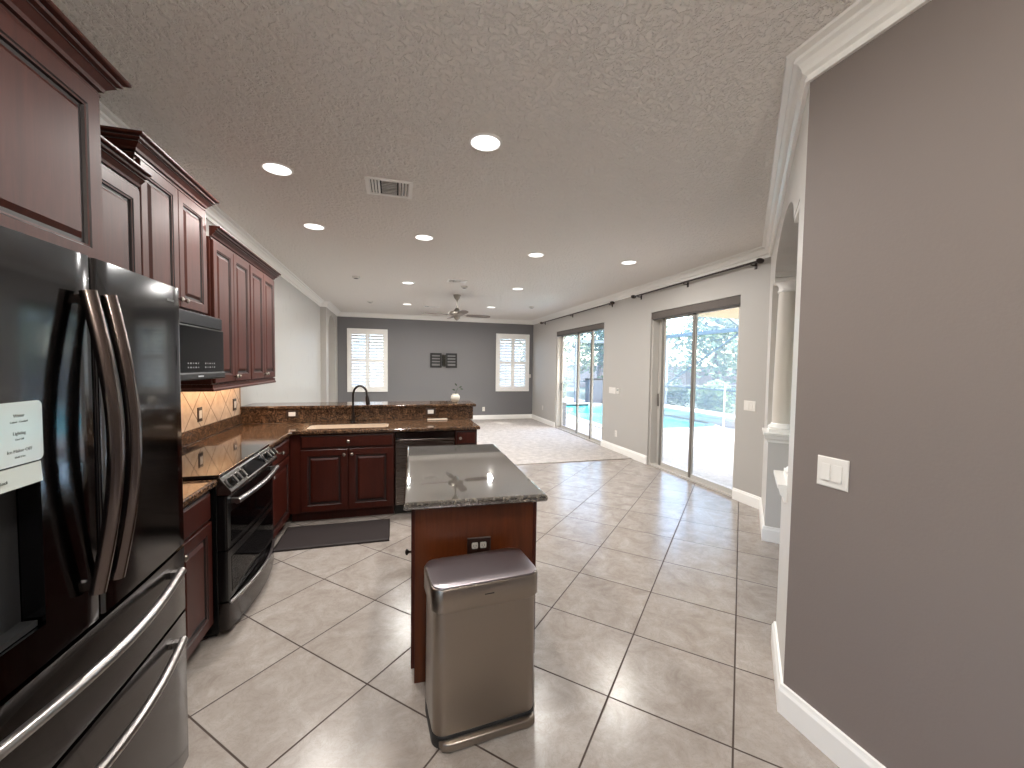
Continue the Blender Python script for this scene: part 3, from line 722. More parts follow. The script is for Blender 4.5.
# worktop with sink cut-out
e = empty('worktop', (0, 0, 0), 0, 'brown granite worktop running from the range round the corner along the peninsula', 'worktop')
bm = slab(NB(), [(-1.545, 3.522), (-.945, 3.522), (-.945, 4.265), (.872, 4.265), (.872, 4.868), (-1.545, 4.868)], .876, .914)
top = mk('counter_slab', bm, M_granite, e); SINK = (-.845, 4.375, -.07, 4.66)
boolcut(top, [prism(NB(), rpoly(*SINK, .05), .85, .95)])
mk('backsplash_strip', B((-1.564, 3.525, .915), (-1.544, 4.867, 1.022)), M_granite, e, bevel=.002)
e = empty('worktop', (0, 0, 0), 0, 'short brown granite worktop between the refrigerator and the range', 'worktop')
mk('counter_slab', slab(NB(), [(-1.545, 1.795), (-.945, 1.795), (-.945, 2.588), (-1.545, 2.588)], .876, .914), M_granite, e)
mk('backsplash_strip', B((-1.564, 1.79, .915), (-1.544, 3.52, 1.022)), M_granite, e, bevel=.002)
struct('wall_tile_backsplash', B((-1.564, 1.80, 1.023), (-1.556, 4.85, 1.39)), M_splash)
struct('trim_4', B((-1.564, 4.851, 1.023), (-1.552, 4.866, 1.39)), plain('tile_bullnose_edge', (170, 140, 112), .4))
# sink
bm = NB(); x0, y0, x1, y1 = SINK
po, pi_ = rpoly(x0-.015, y0-.015, x1+.015, y1+.015, .06), rpoly(x0+.01, y0+.01, x1-.01, y1-.01, .05)
def ringv(poly, z): return [bm.verts.new((x, y, z)) for x, y in poly]
rs = [ringv(po, .68), ringv(po, .8755), ringv(rpoly(x0+.001, y0+.001, x1-.001, y1-.001, .05), .8755), ringv(rpoly(x0+.001, y0+.001, x1-.001, y1-.001, .05), .9125), ringv(rpoly(x0+.008, y0+.008, x1-.008, y1-.008, .05), .9125), ringv(rpoly(x0+.012, y0+.012, x1-.012, y1-.012, .05), .70)]
n = len(po)
for a, b in zip(rs, rs[1:]):
    for i in range(n): bm.faces.new((a[i], a[(i+1) % n], b[(i+1) % n], b[i]))
bm.faces.new(rs[0][::-1]); bm.faces.new(rs[-1])
e = empty('sink', (0, 0, 0), 0, 'beige undermount sink set in the peninsula worktop', 'sink'); mk('basin', bm, M_sink, e, smooth=40)
mk('drain', lathe(NB(), [(.045, .7005), (.045, .704), (.03, .705), (.01, .703)], (-.46, 4.52, 0)), M_nickel, e)
mk('divider', B((-.475, 4.39, .701), (-.455, 4.645, .84)), M_sink, e, bevel=.006)
# faucet
e = empty('faucet', (-.445, 4.765, .9145), 0, 'dark bronze gooseneck faucet behind the sink', 'faucet')
mk('base', lathe(NB(), [(.03, 0), (.03, .008), (.022, .014), (.018, .05), (.020, .07), (.014, .10)]), M_bronze, e, smooth=40)
pts = [(0, 0, .09), (0, 0, .30)]+[(.075-.075*math.cos(PI*k/12), -.045*(k/12), .30+.105*math.sin(PI*k/12)) for k in range(1, 11)]+[(.148, -.05, .29)]
mk('spout', tube(NB(), pts, .0115, 12), M_bronze, e, smooth=60)
mk('spray_head', tube(NB(), [(.147, -.05, .30), (.150, -.052, .27), (.156, -.055, .225), (.160, -.056, .20)], [.014, .020, .023, .023], 14), M_bronze, e, smooth=60)
mk('lever', tube(NB(), [(.015, -.004, .06), (.05, -.01, .075), (.09, -.02, .10)], [.008, .007, .006], 8), M_bronze, e, smooth=60)

e = tag(mk('soap_tray', slab(NB(), [(.36, 4.80), (.59, 4.80), (.59, 4.855), (.36, 4.855)], .9145, .928, .004), M_sink), 'low beige tray on the worktop against the granite riser, above the dishwasher', 'tray')
# raised bar
struct('wall_bar', B((XL+.001, 4.890, 0), (.905, 5.03, 1.062)), M_lgray)
struct('trim_5', sweep(NB(), [(0, .985), (.012, .99), (.02, 1.02), (.03, 1.03), (.034, 1.06), (0, 1.06)], [(.905, 5.03), (.905, 4.893)]), M_white)
e = empty('bar_ledge', (0, 0, 0), 0, 'raised brown granite bar ledge behind the sink', 'bar counter')
mk('granite_riser', B((XL+.003, 4.8685, .9145), (.905, 4.8895, 1.0625)), M_granite, e)
mk('bar_slab', slab(NB(), [(XL+.001, 4.85), (.94, 4.85), (.94, 5.30), (XL+.001, 5.30)], 1.063, 1.099), M_granite, e)

def outlet(name, loc, rz, label, w=.075, h=.12, plate=None, insert=None, kind='duplex', group=None, cat='outlet'):
    """faces local -y"""
    e = empty(name, loc, rz, label, cat, group); pm = plate or M_plate
    mk('cover_plate', rings_panel(NB(), -w/2, -h/2, w/2, h/2, 0, [(0, 0, 0), (0, .004, 0), (.004, .006, 0)]), pm, e)
    im = insert or M_plate
    if kind == 'duplex':
        vert = h > w
        for s in (-1, 1):
            cx, cz = (0, s*.021) if vert else (s*.021, 0)
            f = mk('socket', prism(NB(), rpoly(-.0155, -.015, .0155, .015, .006, 3), 0, .003), im, e); f.rotation_euler = (R(90), 0, 0); f.location = (cx, -.006, cz)
            bm = NB()
            for q in (-.006, .006): box(bm, (q-.001, -.0005+.003, 0) if False else (q-.0012, -.004, .0031), (q+.0012, .004, .0036))
            lathe(bm, [(.002, .0031), (.002, .0036)], (0, -.009, 0), 8)
            mk('slots', bm, M_blackmat, f)
    elif kind == 'rocker':
        nn = 2 if w > .1 else 1
        for k in range(nn):
            cx = (k-(nn-1)/2)*.046; bm = NB()
            v = [bm.verts.new(p) for p in ((cx-.0165, -.006, -.033), (cx+.0165, -.006, -.033), (cx+.0165, -.006, .033), (cx-.0165, -.006, .033), (cx-.0165, -.0125, -.033), (cx+.0165, -.0125, -.033), (cx+.0165, -.008, .033), (cx-.0165, -.008, .033))]
            for f in ((0, 1, 2, 3), (7, 6, 5, 4), (0, 4, 5, 1), (1, 5, 6, 2), (2, 6, 7, 3), (3, 7, 4, 0)): bm.faces.new([v[i] for i in f])
            mk('rocker', bm, im, e)
    elif kind == 'block': mk('insert', B((-w*.28, -.009, -h*.28), (w*.28, -.006, h*.28)), im, e, bevel=.001)
    return e
outlet('light_switch', (1.70, 1.213, 1.147), -Q, 'white double rocker switch on the near taupe wall', .122, .122, kind='rocker', cat='light switch')
outlet('wall_outlet', (-1.07, 4.8683, 1.01), 0, 'brown-framed outlet in the granite riser left of the sink', .12, .08, M_dkplate, M_plate, 'block')
outlet('wall_outlet', (.40, 4.8683, 1.01), 0, 'brown-framed outlet in the granite riser above the dishwasher', .12, .08, M_dkplate, M_plate, 'block')
outlet('wall_outlet', (-1.5555, 3.94, 1.125), Q, 'bronze-framed switch on the tile backsplash, nearer one', .08, .118, M_dkplate, M_plate, 'block')
outlet('wall_outlet', (-1.5555, 4.70, 1.135), Q, 'bronze-framed outlet on the tile backsplash, near its far end', .085, .118, M_dkplate, M_plate, 'block')
outlet('wall_outlet', (2.445, YF-.001, .31), 0, 'white outlet low on the dark gray far wall', .075, .12)
outlet('light_switch', (3.83, YF-.001, 1.27), 0, 'small white switch at the right end of the dark gray far wall', .06, .11, kind='rocker', cat='light switch')
outlet('light_switch', (XR-.001, 3.75, 1.14), -Q, 'white switch plate right of the nearer sliding door', .16, .115, kind='rocker', cat='light switch')
outlet('light_switch', (XR-.001, 6.85, 1.13), -Q, 'white switch plate between the two sliding doors', .24, .12, kind='rocker', cat='light switch')
outlet('wall_outlet', (XR-.001, 6.68, .34), -Q, 'white outlet low between the two sliding doors', .075, .12)
outlet('wall_outlet', (XR-.001, 10.6, .42), -Q, 'white outlet low on the right wall beyond the far sliding door', .075, .12)
e = empty('thermostat', (XR-.001, 6.62, 1.13), -Q, 'small white thermostat beside the switches between the sliding doors', 'thermostat')
mk('body', B((-.045, -.022, -.05), (.045, 0, .05)), M_plate, e, bevel=.004); mk('display', B((-.03, -.024, 0), (.03, -.0215, .035)), plain('lcd_gray', (150, 156, 150), .3), e)

# vase on the bar
e = empty('vase', (.715, 5.05, 1.099), 0, 'small mottled white pot with a sprig, on the bar ledge', 'plant pot')
mk('pot', lathe(NB(), [(.03, 0), (.035, .006), (.05, .03), (.058, .055), (.052, .085), (.036, .10), (.038, .108), (.030, .108), (.030, .095), (.002, .09)], seg=24), M_ceramic, e, smooth=50)
mk('pot_foot', lathe(NB(), [(.032, .0005), (.036, .012), (.03, .013)], seg=20), M_bronze, e)
sp = mk('sprig', tube(NB(), [(0, 0, .08), (.01, 0, .14), (.035, .01, .18)], .0025, 6), M_leaf, e)
for x, z, a in ((.045, .185, .3), (.02, .205, 2.2), (.06, .17, -.2), (.0, .15, 2.8)):
    bm = NB(); vs = [bm.verts.new((x+math.cos(a)*u_-math.sin(a)*w2, .01+w2*.4, z+math.sin(a)*u_+math.cos(a)*w2)) for u_, w2 in ((0, 0), (.014, .008), (.03, .006), (.042, 0), (.03, -.006), (.014, -.008))]
    bm.faces.new(vs); bmesh.ops.solidify(bm, geom=bm.faces[:], thickness=.0012); mk('leaf', bm, M_leaf, sp)

# anti-fatigue mat
e = tag(mk('floor_mat', slab(NB(), [(-.97, 3.70), (-.05, 3.70), (-.05, 4.205), (-.97, 4.205)], 0, .018, .016), M_mat, bevel=.0), 'dark brown anti-fatigue mat on the tiles in front of the sink cabinet', 'mat')

# ------------------------------------------------------------------ island
IA = R(-2.2); IX, IY = .078, 1.985
e = empty('kitchen_island', (IX, IY, 0), IA, 'cherry kitchen island in the middle of the floor behind the steel bin', 'kitchen island')
IW, IL = .62, 1.27
bm = NB(); box(bm, (.02, .02, .10), (IW-.02, IL, .876)); box(bm, (.07, .05, 0), (IW-.03, IL-.02, .10)); mk('body', bm, M_cherry_low, e)
mk('end_panel', B((.012, 0, .0), (IW-.012, .02, .876)), M_panel, e, bevel=.002)
mk('corner_stile', B((-.004, -.004, .08), (.014, .05, .876)), M_cherry_low, e, bevel=.002); mk('corner_stile', B((IW-.014, -.004, .06), (IW+.004, .05, .876)), M_cherry_low, e, bevel=.002)
def side_door(y0, y1, z0, z1, kn):
    f = mk('drawer' if z1-z0 < .2 else 'door', (drawer_bm if z1-z0 < .2 else door_bm)(y0, z0, y1, z1), [M_cherry_low, M_glaze], e); f.rotation_euler = (0, 0, -Q); f.location = (.02, IL+.02, 0)
    knob(f, *kn, mat=M_bronze)
for k in range(2):
    a = .03+k*.61; side_door(a, a+.60, .72, .86, (a+.3, .79)); side_door(a, a+.60, .115, .705, (a+(.56 if k == 0 else .56), .62))
mk('back_panel', B((IW-.02, .05, .0), (IW, IL, .876)), M_cherry_low, e)
e2 = empty('worktop', (IX, IY, 0), IA, 'dark speckled granite worktop on the kitchen island', 'worktop')
mk('counter_slab', slab(NB(), [(-.04, -.055), (IW+.045, -.055), (IW+.045, 1.32), (-.04, 1.32)], .8765, .9145, .016), M_granite_is, e2)
ox, oy = .325, -.0005
cI = Matrix.Rotation(IA, 3, 'Z') @ Vector((ox, -.0005, 0))
outlet('wall_outlet', (IX+cI.x, IY+cI.y, .665), IA, 'outlet in a dark frame on the brown end panel of the island', .118, .078, plain('dark_brown_plate', (38, 20, 14), .35), plain('almond_socket', (190, 182, 170), .35))

# ------------------------------------------------------------------ steel bin
e = empty('trash_bin', (.365, 1.745, 0), R(4.5), 'brushed stainless steel rectangular pedal bin in front of the island', 'trash bin')
w2, d2_ = .225, .128
def shell(poly_f, prof, mat, name):
    bm = NB(); rs = []
    for o, z in prof:
        rs.append([bm.verts.new((x, y, z)) for x, y in poly_f(o)])
    n = len(rs[0])
    for a, b in zip(rs, rs[1:]):
        for i in range(n): bm.faces.new((a[i], a[(i+1) % n], b[(i+1) % n], b[i]))
    bm.faces.new(rs[0][::-1]); bm.faces.new(rs[-1]); return mk(name, bm, mat, e, smooth=35)
P = lambda o: rpoly(-w2+o, -d2_+o, w2-o, d2_-o, .05-o*.5, 8)
shell(P, [(.0, .045), (-.002, .06), (.0, .54), (.0, .565)], M_steel, 'body')
shell(P, [(.004, .0), (-.003, .004), (-.003, .052), (.002, .056)], M_blackmat, 'base')
shell(P, [(-.006, .566), (-.010, .572), (-.010, .657), (-.006, .664), (-.001, .666)], M_steel, 'lid_rim')
shell(P, [(-.004, .6665), (-.003, .671), (.004, .673), (.05, .674)], M_steel_top, 'lid')
shell(P, [(.006, .5652), (.006, .5658)], M_blackmat, 'black_lid_seam')  # thin black sheet in the seam between body and lid rim
bm = NB(); pp = [(-w2+.018, -d2_+.012), (-w2+.03, -d2_-.018), (-w2+.055, -d2_-.03), (w2-.045, -d2_-.03), (w2-.016, -d2_-.018), (w2-.006, -d2_+.012)]
slab(bm, pp, .004, .038, .006); mk('pedal', bm, M_steel, e, smooth=40)
mk('logo_mark', B((-.02, -d2_-.0110, .618), (.02, -d2_-.0098, .622)), M_blackmat, e)

# ------------------------------------------------------------------ ceiling fittings
def can(x, y, label, power):
    e = empty('recessed_light', (x, y, ZC), 0, label, 'ceiling light', 'round recessed ceiling lights')
    bm = NB(); n = 28; prof = [(.100, 0), (.102, -.004), (.096, -.009), (.078, -.007), (.070, -.001)]
    rs = [[bm.verts.new((r*math.cos(2*PI*k/n), r*math.sin(2*PI*k/n), z)) for k in range(n)] for r, z in prof]
    for a, b in zip(rs, rs[1:]):
        for k in range(n): bm.faces.new((a[k], a[(k+1) % n], b[(k+1) % n], b[k]))
    mk('trim_ring', bm, M_white, e, smooth=50)
    mk('lens', lathe(NB(), [(.086, -.0005), (.086, -.0085), (.045, -.0095), (.01, -.010)], seg=n), M_lamp, e)
    l = bpy.data.lights.new('recessed_lamp', 'AREA'); l.shape = 'DISK'; l.size = .14; l.energy = power; l.color = (1, .965, .92)
    o = bpy.data.objects.new('recessed_lamp', l); COL.objects.link(o); o.location = (x, y, ZC-.014)
for x, y, lb in ((-.785, 3.22, 'recessed light above the range, left of the large air vent'), (.518, 2.464, 'largest, nearest recessed light, at the top middle of the ceiling'),
                 (-.766, 4.437, 'recessed light above the sink corner, beside the left wall cabinets'), (.288, 4.444, 'recessed light just beyond the large air vent'),
                 (1.62, 4.70, 'recessed light in the middle of the ceiling, between two others of its row'), (2.85, 4.65, 'recessed light nearest the sliding doors')):
    can(x, y, lb, CAN_NEAR)
for x, y, lb in ((2.03, 6.83, 'recessed light right of the ceiling fan, nearer of two'), (.197, 6.957, 'recessed light left of the ceiling fan, nearer of two'),
                 (.247, 9.41, 'recessed light left of the ceiling fan, by the far wall'), (2.10, 9.18, 'recessed light right of the ceiling fan, by the far wall')):
    can(x, y, lb, CAN_W)
for x, y, lb in ((.1, .75, 'added recessed light over the floor just in front of the refrigerator, out of frame'), (.1, -.9, 'added recessed light behind the viewer, kitchen side'), (4.6, 1.0, 'added recessed light in the dining room beyond the arcade')):
    can(x, y, lb, CAN_NEAR)  # lamps added out of view to light the near kitchen and dining room

# unseen bowl pendant, added behind the viewer to light the near ceiling
e = empty('added_pendant_lamp', (.15, -1.35, ZC), 0, 'added glass bowl pendant lamp behind the viewer, lighting the near ceiling', 'pendant lamp')
mk('canopy', lathe(NB(), [(.065, 0), (.06, -.02), (.02, -.03)]), M_bronze, e, smooth=40); mk('stem', tube(NB(), [(0, 0, -.02), (0, 0, -.50)], .008), M_bronze, e)
mk('bowl', lathe(NB(), [(.004, -.60), (.10, -.595), (.17, -.57), (.20, -.53), (.196, -.53), (.165, -.562), (.10, -.585), (.004, -.59)], seg=32), emit('frosted_lamp_glass', (1, .86, .68), 1.6), e, smooth=50)
l = bpy.data.lights.new('added_pendant_bulb', 'POINT'); l.energy = 110; l.color = (1, .93, .84); l.shadow_soft_size = .06
o = bpy.data.objects.new('added_pendant_bulb', l); COL.objects.link(o); o.location = (.15, -1.35, ZC-.50)

def vent(x, y, w, d, label):
    e = empty('air_vent', (x, y, ZC), 0, label, 'air vent', 'ceiling air vents'); bm = NB(); f = .024
    for a, b in (((-w/2, -d/2), (w/2, -d/2+f)), ((-w/2, d/2-f), (w/2, d/2)), ((-w/2, -d/2+f), (-w/2+f, d/2-f)), ((w/2-f, -d/2+f), (w/2, d/2-f))): box(bm, (a[0], a[1], -.010), (b[0], b[1], 0))
    mk('frame', bm, M_white, e); mk('duct_backing', B((-w/2+f, -d/2+f, -.0015), (w/2-f, d/2-f, -.0005)), M_dark, e)
    bm = NB()
    def slat(x0, x1, y0, y1, dx, dy):
        v = [bm.verts.new(p) for p in ((x0, y0, -.002), (x1, y0, -.002), (x1, y1, -.002), (x0, y1, -.002))]
        q = [bm.verts.new((p.co.x+dx, p.co.y+dy, -.012)) for p in v]
        for i in range(4): bm.faces.new((v[i], v[(i+1) % 4], q[(i+1) % 4], q[i]))
        bm.faces.new(v[::-1]); bm.faces.new(q)
    iw = w-2*f
    for s in (-1, 1):
        for k in range(4):
            cx = s*(iw*.20+iw*.30*(k+.5)/4); slat(cx-.003, cx+.003, -d/2+f, d/2-f, s*.010, 0)
    for k in range(9):
        cy = -d/2+f+(d-2*f)*(k+.5)/9; slat(-iw*.19, iw*.19, cy-.003, cy+.003, 0, -.008)
    mk('louvres', bm, M_white, e)
vent(-.045, 3.30, .34, .30, 'large white rectangular air vent between the nearest recessed lights')
vent(.94, 6.55, .30, .22, 'small air vent just in front of the ceiling fan')
vent(.80, 9.6, .36, .20, 'slim air vent beyond the ceiling fan, by the far wall')
for x, y, lb in ((-.58, 6.75, 'small round ceiling speaker near the left crown moulding'), (-.52, 9.3, 'round smoke detector near the far left corner'), (2.95, 8.8, 'small round detector near the far right corner'), (1.12, 6.95, 'small round detector beside the vent before the fan')):
    e = empty('ceiling_detector', (x, y, ZC), 0, lb, 'smoke detector'); mk('housing', lathe(NB(), [(.055, 0), (.055, -.018), (.045, -.03), (.01, -.033)], seg=20), M_plate, e, smooth=40)
    mk('grille', lathe(NB(), [(.03, -.0325), (.028, -.0345), (.01, -.035)], seg=20), M_blackmat, e)

# ceiling fan
e = empty('ceiling_fan', (1.13, 7.85, ZC), R(6), 'brushed nickel ceiling fan with four blades over the carpet', 'ceiling fan')
mk('canopy', lathe(NB(), [(.072, 0), (.070, -.02), (.055, -.06), (.022, -.10), (.018, -.11)]), M_nickel, e, smooth=50)
mk('downrod', tube(NB(), [(0, 0, -.09), (0, 0, -.30)], .014), M_nickel, e, smooth=50)
mk('motor_housing', lathe(NB(), [(.02, -.24), (.045, -.27), (.06, -.30), (.13, -.32), (.150, -.335), (.150, -.362), (.12, -.385), (.07, -.40), (.065, -.42), (.06, -.44), (.03, -.47), (.008, -.485)], seg=32), M_nickel, e, smooth=50)
for k in range(4):
    b = empty('blade_arm', (0, 0, -.375), PI/2*k); b.parent = e
    bm = NB(); box(bm, (.09, -.018, -.004), (.22, .018, .004)); b_ = mk('blade_iron', bm, M_nickel, e, bevel=.003); b_.location = (0, 0, -.375); b_.rotation_euler = (0, 0, PI/2*k)
    bpy.data.objects.remove(b)
    pl = [(.19, -.045), (.30, -.062), (.45, -.07), (.60, -.062), (.66, -.035), (.675, 0), (.66, .035), (.60, .062), (.45, .07), (.30, .062), (.19, .045)]
    bl = mk('blade', prism(NB(), pl, -.004, .004), M_fanblade, e); bl.location = (0, 0, -.38); bl.rotation_euler = (R(-13), 0, PI/2*k)

# tv mount
e = empty('tv_mount', (1.295, YF-.001, 1.685), 0, 'black bracket for a television on the dark gray far wall', 'tv mount')
bm = NB()
for s in (-1, 1):
    x0, x1 = (s*.06, s*.37) if s > 0 else (s*.37, s*.06)
    for z in (-.20, .15): box(bm, (x0, -.03, z), (x1, 0, z+.055))
    for x in (x0, x1-.045): box(bm, (x, -.03, -.165), (x+.045, 0, .165))
    for z in (-.09, -.01, .07): box(bm, (x0+.03, -.02, z), (x1-.03, -.004, z+.04))
mk('wall_plates', bm, M_blackmat, e); mk('arm', B((-.05, -.07, -.15), (.05, -.004, .16)), M_black, e, bevel=.01)

# ------------------------------------------------------------------ outdoors
DKZ = -.08
deck = struct('ground_deck', B((XR+WT, YB, DKZ-.1), (9.0, 22, DKZ)), M_deck)
boolcut(deck, [prism(NB(), rpoly(5.6, 9.35, 8.99, 16.5, .7, 8), DKZ-.3, DKZ+.2)])
struct('ground_bounce_patio', B((-6, -12, -.2), (XR+WT-.01, YB-WT-.02, DKZ)), M_deck)  # unseen pale patio, added to bounce sunlight up to the ceiling
struct('ground_lawn', B((-30, -25, -.5), (60, 60, -.3)), M_grass)
e = empty('swimming_pool', (0, 0, 0), 0, 'turquoise swimming pool on the deck outside the sliding doors', 'swimming pool')
mk('water', prism(NB(), rpoly(5.55, 9.3, 8.995, 16.55, .7, 8), -.29, -.15), M_water, e)
co, ci = rpoly(5.3, 9.05, 8.985, 16.8, .9, 8), rpoly(5.6, 9.35, 8.985, 16.5, .7, 8)
bm = NB(); n = len(co); R4 = [[bm.verts.new((x, y, z)) for x, y in p] for p, z in ((co, DKZ+.001), (co, DKZ+.03), (ci, DKZ+.03), (ci, -.17))]
for a, b in zip(R4, R4[1:]):
    for i in range(n): bm.faces.new((a[i], a[(i+1) % n], b[(i+1) % n], b[i]))
mk('coping', bm, M_coping, e)
e = empty('planter_wall', (9.02, 6.0, -.3), 0, 'low terracotta brick wall with pale coping behind the pool', 'garden wall')
mk('brickwork', B((0, 0, 0), (.30, 10.4, .44)), M_brick, e); mk('coping', B((-.02, -.02, .44), (.75, 10.4, .50)), M_coping, e)
# lanai roof, house eave, post
struct('ceiling_lanai', B((XR+WT, YB, 2.80), (8.3, 8.25, 3.0)), M_stucco)
struct('roof_eave', B((XR+WT, 8.25, 2.80), (4.75, 12.0, 3.0)), M_stucco)
struct('wall_lanai_post', B((8.0, 1.0, DKZ), (8.25, 1.25, 2.8)), M_stucco)
# screen enclosure
e = empty('pool_cage', (0, 0, DKZ), 0, 'bluish aluminium screen enclosure over the pool deck', 'pool enclosure')
CX, CY, CZ = 9.85, 17.3, 2.78
posts = [(CX, y) for y in (4.6, 7.2, 9.75, 13.3, CY)]+[(x, CY) for x in (4.4, 6.2, 8.0)]
for x, y in posts: mk('post', B((x-.05, y-.06, -.2), (x+.05, y+.06, CZ)), M_cage, e)
mk('eave_beam', B((CX-.05, 4.6, CZ-.02), (CX+.05, CY, CZ+.10)), M_cage, e); mk('eave_beam', B((4.3, CY-.05, CZ-.02), (CX, CY+.05, CZ+.10)), M_cage, e)
mk('chair_rail', B((CX-.025, 4.6, .95), (CX+.025, CY, 1.0)), M_cage, e); mk('chair_rail', B((4.3, CY-.025, .95), (CX, CY+.025, 1.0)), M_cage, e)
for y in (7.2, 9.75, 13.3): mk('roof_beam', tube(NB(), [(CX, y, CZ+.05), (7.6, y, 4.1), (4.6, y, 4.1)], .055, 4), M_cage, e)
mk('ridge_beam', tube(NB(), [(7.6, 5, 4.1), (7.6, 15.5, 4.1)], .045, 4), M_cage, e); mk('ridge_beam', tube(NB(), [(4.6, 15.5, 4.1), (7.6, 15.5, 4.1)], .045, 4), M_cage, e)
mk('hip_beam', tube(NB(), [(7.6, 15.5, 4.1), (CX, CY, CZ+.05)], .055, 4), M_cage, e); mk('hip_beam', tube(NB(), [(5.4, 15.5, 4.1), (4.4, CY, CZ+.05)], .05, 4), M_cage, e)
mk('wind_brace', tube(NB(), [(CX, 9.75, CZ), (CX, 13.3, 1.0)], .03, 4), M_cage, e); mk('wind_brace', tube(NB(), [(CX, 9.75, 1.0), (CX, 7.2, CZ)], .03, 4), M_cage, e)
def quad(pts, mat, name, par):
    bm = NB(); bm.faces.new([bm.verts.new(p) for p in pts]); return mk(name, bm, mat, par)
quad([(CX, 4.6, CZ+.05), (CX, CY, CZ+.05), (7.6, 15.5, 4.1), (7.6, 4.6, 4.1)], M_screen, 'roof_screen', e); quad([(7.6, 4.6, 4.1), (7.6, 15.5, 4.1), (4.2, 15.5, 4.1), (4.2, 4.6, 4.1)], M_screen, 'roof_screen', e); quad([(7.6, 15.5, 4.1), (CX, CY, CZ+.05), (4.3, CY, CZ+.05), (4.3, 15.5, 4.1)], M_screen, 'roof_screen', e)
quad([(CX, 4.6, .1), (CX, CY, .1), (CX, CY, CZ), (CX, 4.6, CZ)], M_screen, 'screen_mesh', e); quad([(4.3, CY, .0), (CX, CY, .0), (CX, CY, CZ), (4.3, CY, CZ)], M_screen, 'screen_mesh', e)
# removable pool fence
e = empty('pool_safety_fence', (0, 8.75, DKZ), 0, 'see-through mesh safety fence with white poles in front of the pool', 'fence')
for x in (5.0, 5.7, 6.33, 7.3, 8.3): mk('fence_pole', tube(NB(), [(x, 0, .0), (x, 0, 1.24)], .018, 8), M_white, e)
quad([(5.0, 0, .05), (8.9, 0, .05), (8.9, 0, 1.2), (5.0, 0, 1.2)], M_fence_mesh, 'fence_mesh', e)
mk('top_rail', tube(NB(), [(5.0, 0, 1.21), (8.9, 0, 1.21)], .012, 6), M_cage, e)
e = empty('storage_box', (9.1, 17.04, DKZ), 0, 'dark square box on the far pool deck seen through the far sliding door', 'box')
mk('body', B((-.65, -.19, 0), (.3, .19, 1.05)), plain('slate_plastic', (84, 88, 96), .5), e, bevel=.02); mk('lid', B((-.67, -.2, 1.05), (.32, .2, 1.13)), M_blackmat, e, bevel=.01)
e = empty('grill_cart', (4.52, 10.35, DKZ), 0, 'gray cabinet standing on the deck just outside the far sliding door', 'outdoor cabinet')
mk('body', B((-.25, -.05, .0), (-.02, .55, .62)), plain('weathered_gray', (84, 88, 98), .5), e, bevel=.01); mk('top', B((-.27, -.07, .62), (-.01, .57, .66)), M_blackmat, e, bevel=.01)
struct('wall_neighbour', B((16.6, -4, -.3), (16.7, 40, 1.7)), outdoor('weathered_fence_wood', (176, 150, 134), (150, 130, 120), 8))
struct('wall_neighbour_house', B((-12, 20.5, -.3), (6.2, 20.7, 5.2)), outdoor('pale_house_stucco', (118, 130, 140), (140, 150, 158), 20))
# trees
def canopy(cx, cy, cz, rx, rz_, n, ls, seed):
    rnd_ = random.Random(seed); bm = NB()
    blobs = [(rnd_.uniform(-.6, .6)*rx, rnd_.uniform(-.6, .6)*rx, rnd_.uniform(-.6, .6)*rz_, rnd_.uniform(.35, .6)) for _ in range(9)]
    for _ in range(n):
        bx, by, bz, br = rnd_.choice(blobs); d = Vector((rnd_.gauss(0, 1), rnd_.gauss(0, 1), rnd_.gauss(0, 1))).normalized()*rnd_.uniform(.6, 1.0)*br
        p = Vector((cx+bx+d.x*rx, cy+by+d.y*rx, cz+bz+d.z*rz_)); a = Vector((rnd_.gauss(0, 1), rnd_.gauss(0, 1), rnd_.gauss(0, .6))).normalized(); b = a.orthogonal().normalized(); s = ls*rnd_.uniform(.6, 1.3)
        bm.faces.new([bm.verts.new(q) for q in (p, p+a*s*.5+b*s*.28, p+a*s, p+a*s*.5-b*s*.28)])
    return bm
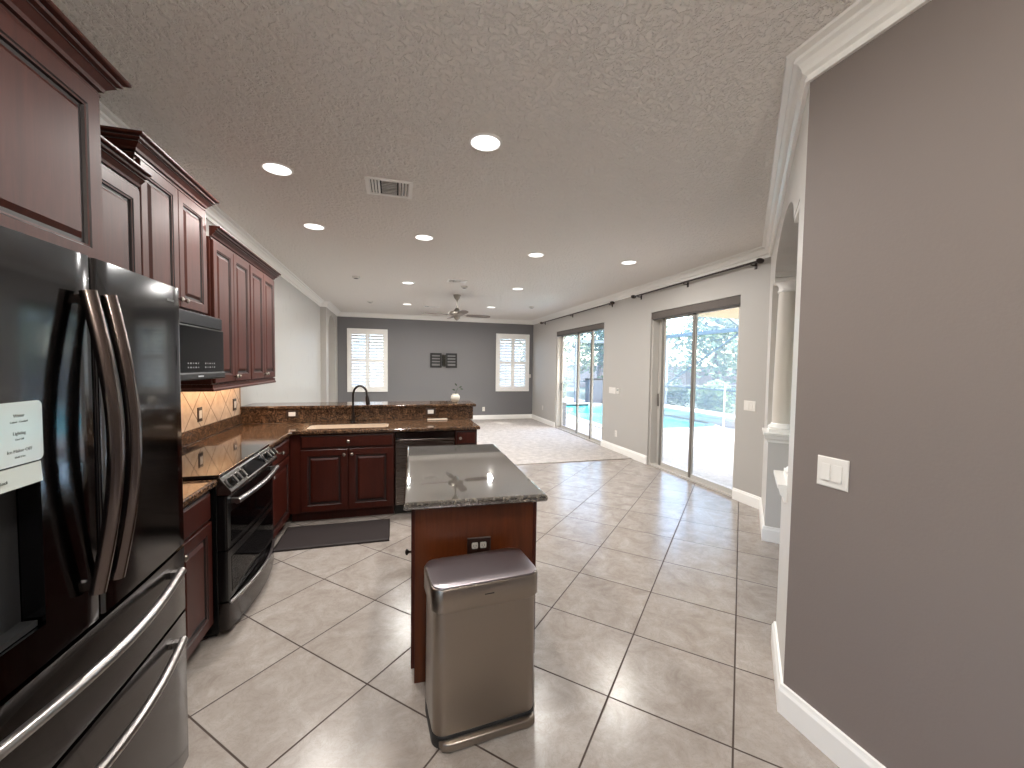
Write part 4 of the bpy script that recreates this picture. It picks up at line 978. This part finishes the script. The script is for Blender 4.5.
protos = []
for k in range(2):
    e = empty('tree', (0, 0, -.3), 0, 'x', 'tree', 'trees and shrubs beyond the pool enclosure')
    mk('trunk', tube(NB(), [(0, 0, 0), (.1, .05, 1.5), (-.1, .1, 3.0), (.1, 0, 4.4)], [.20, .16, .13, .06], 8), M_bark, e)
    mk('foliage', canopy(0, 0, 3.6, 2.3, 2.4, 2600, .26, 11+k), M_frond[k], e); protos.append(e)
    s = empty('shrub', (0, 0, -.3), 0, 'x', 'shrub', 'trees and shrubs beyond the pool enclosure')
    mk('foliage', canopy(0, 0, .8, 1.3, .9, 1800, .18, 31+k), M_frond[k], s); protos.append(s)
used = set()
def plant(pi, x, y, s, rz, label):
    p = protos[pi]
    if pi in used:
        o = p.copy(); COL.objects.link(o)
        for ch in p.children: c2 = ch.copy(); COL.objects.link(c2); c2.parent = o
    else: o = p; used.add(pi)
    o.location = (x, y, -.3); o.scale = (s, s, s); o.rotation_euler = (0, 0, rz); o['label'] = label
for i, (x, y, s, k, lb) in enumerate(((14.0, 20.2, 1.0, 0, 'leafy green tree seen through the left pane of the nearer sliding door'), (14.4, 15.6, 1.05, 1, 'olive leafy tree seen through the right pane of the nearer sliding door'),
        (20.5, 20.0, 1.3, 1, 'tall olive tree standing farthest beyond the fence, behind the green one'), (13.6, 25.6, 1.1, 0, 'green tree far beyond the pool, right pane of the far sliding door'),
        (9.6, 24.6, 1.05, 1, 'olive tree far beyond the pool, left panes of the far sliding door'))):
    plant(0 if k == 0 else 2, x, y, s, i*1.3, lb)
for i, (x, y, s, k, lb) in enumerate(((11.9, 12.9, .9, 0, 'low green shrub behind the brick wall, right pane of the nearer sliding door'), (11.9, 16.4, .9, 1, 'low olive shrub behind the brick wall, left pane of the nearer sliding door'),
        (10.9, 20.0, .85, 0, 'green shrub beyond the pool, right pane of the far sliding door'), (7.9, 20.0, .85, 1, 'olive shrub beyond the pool, left pane of the far sliding door'))):
    plant(1 if k == 0 else 3, x, y, s, i*1.7, lb)
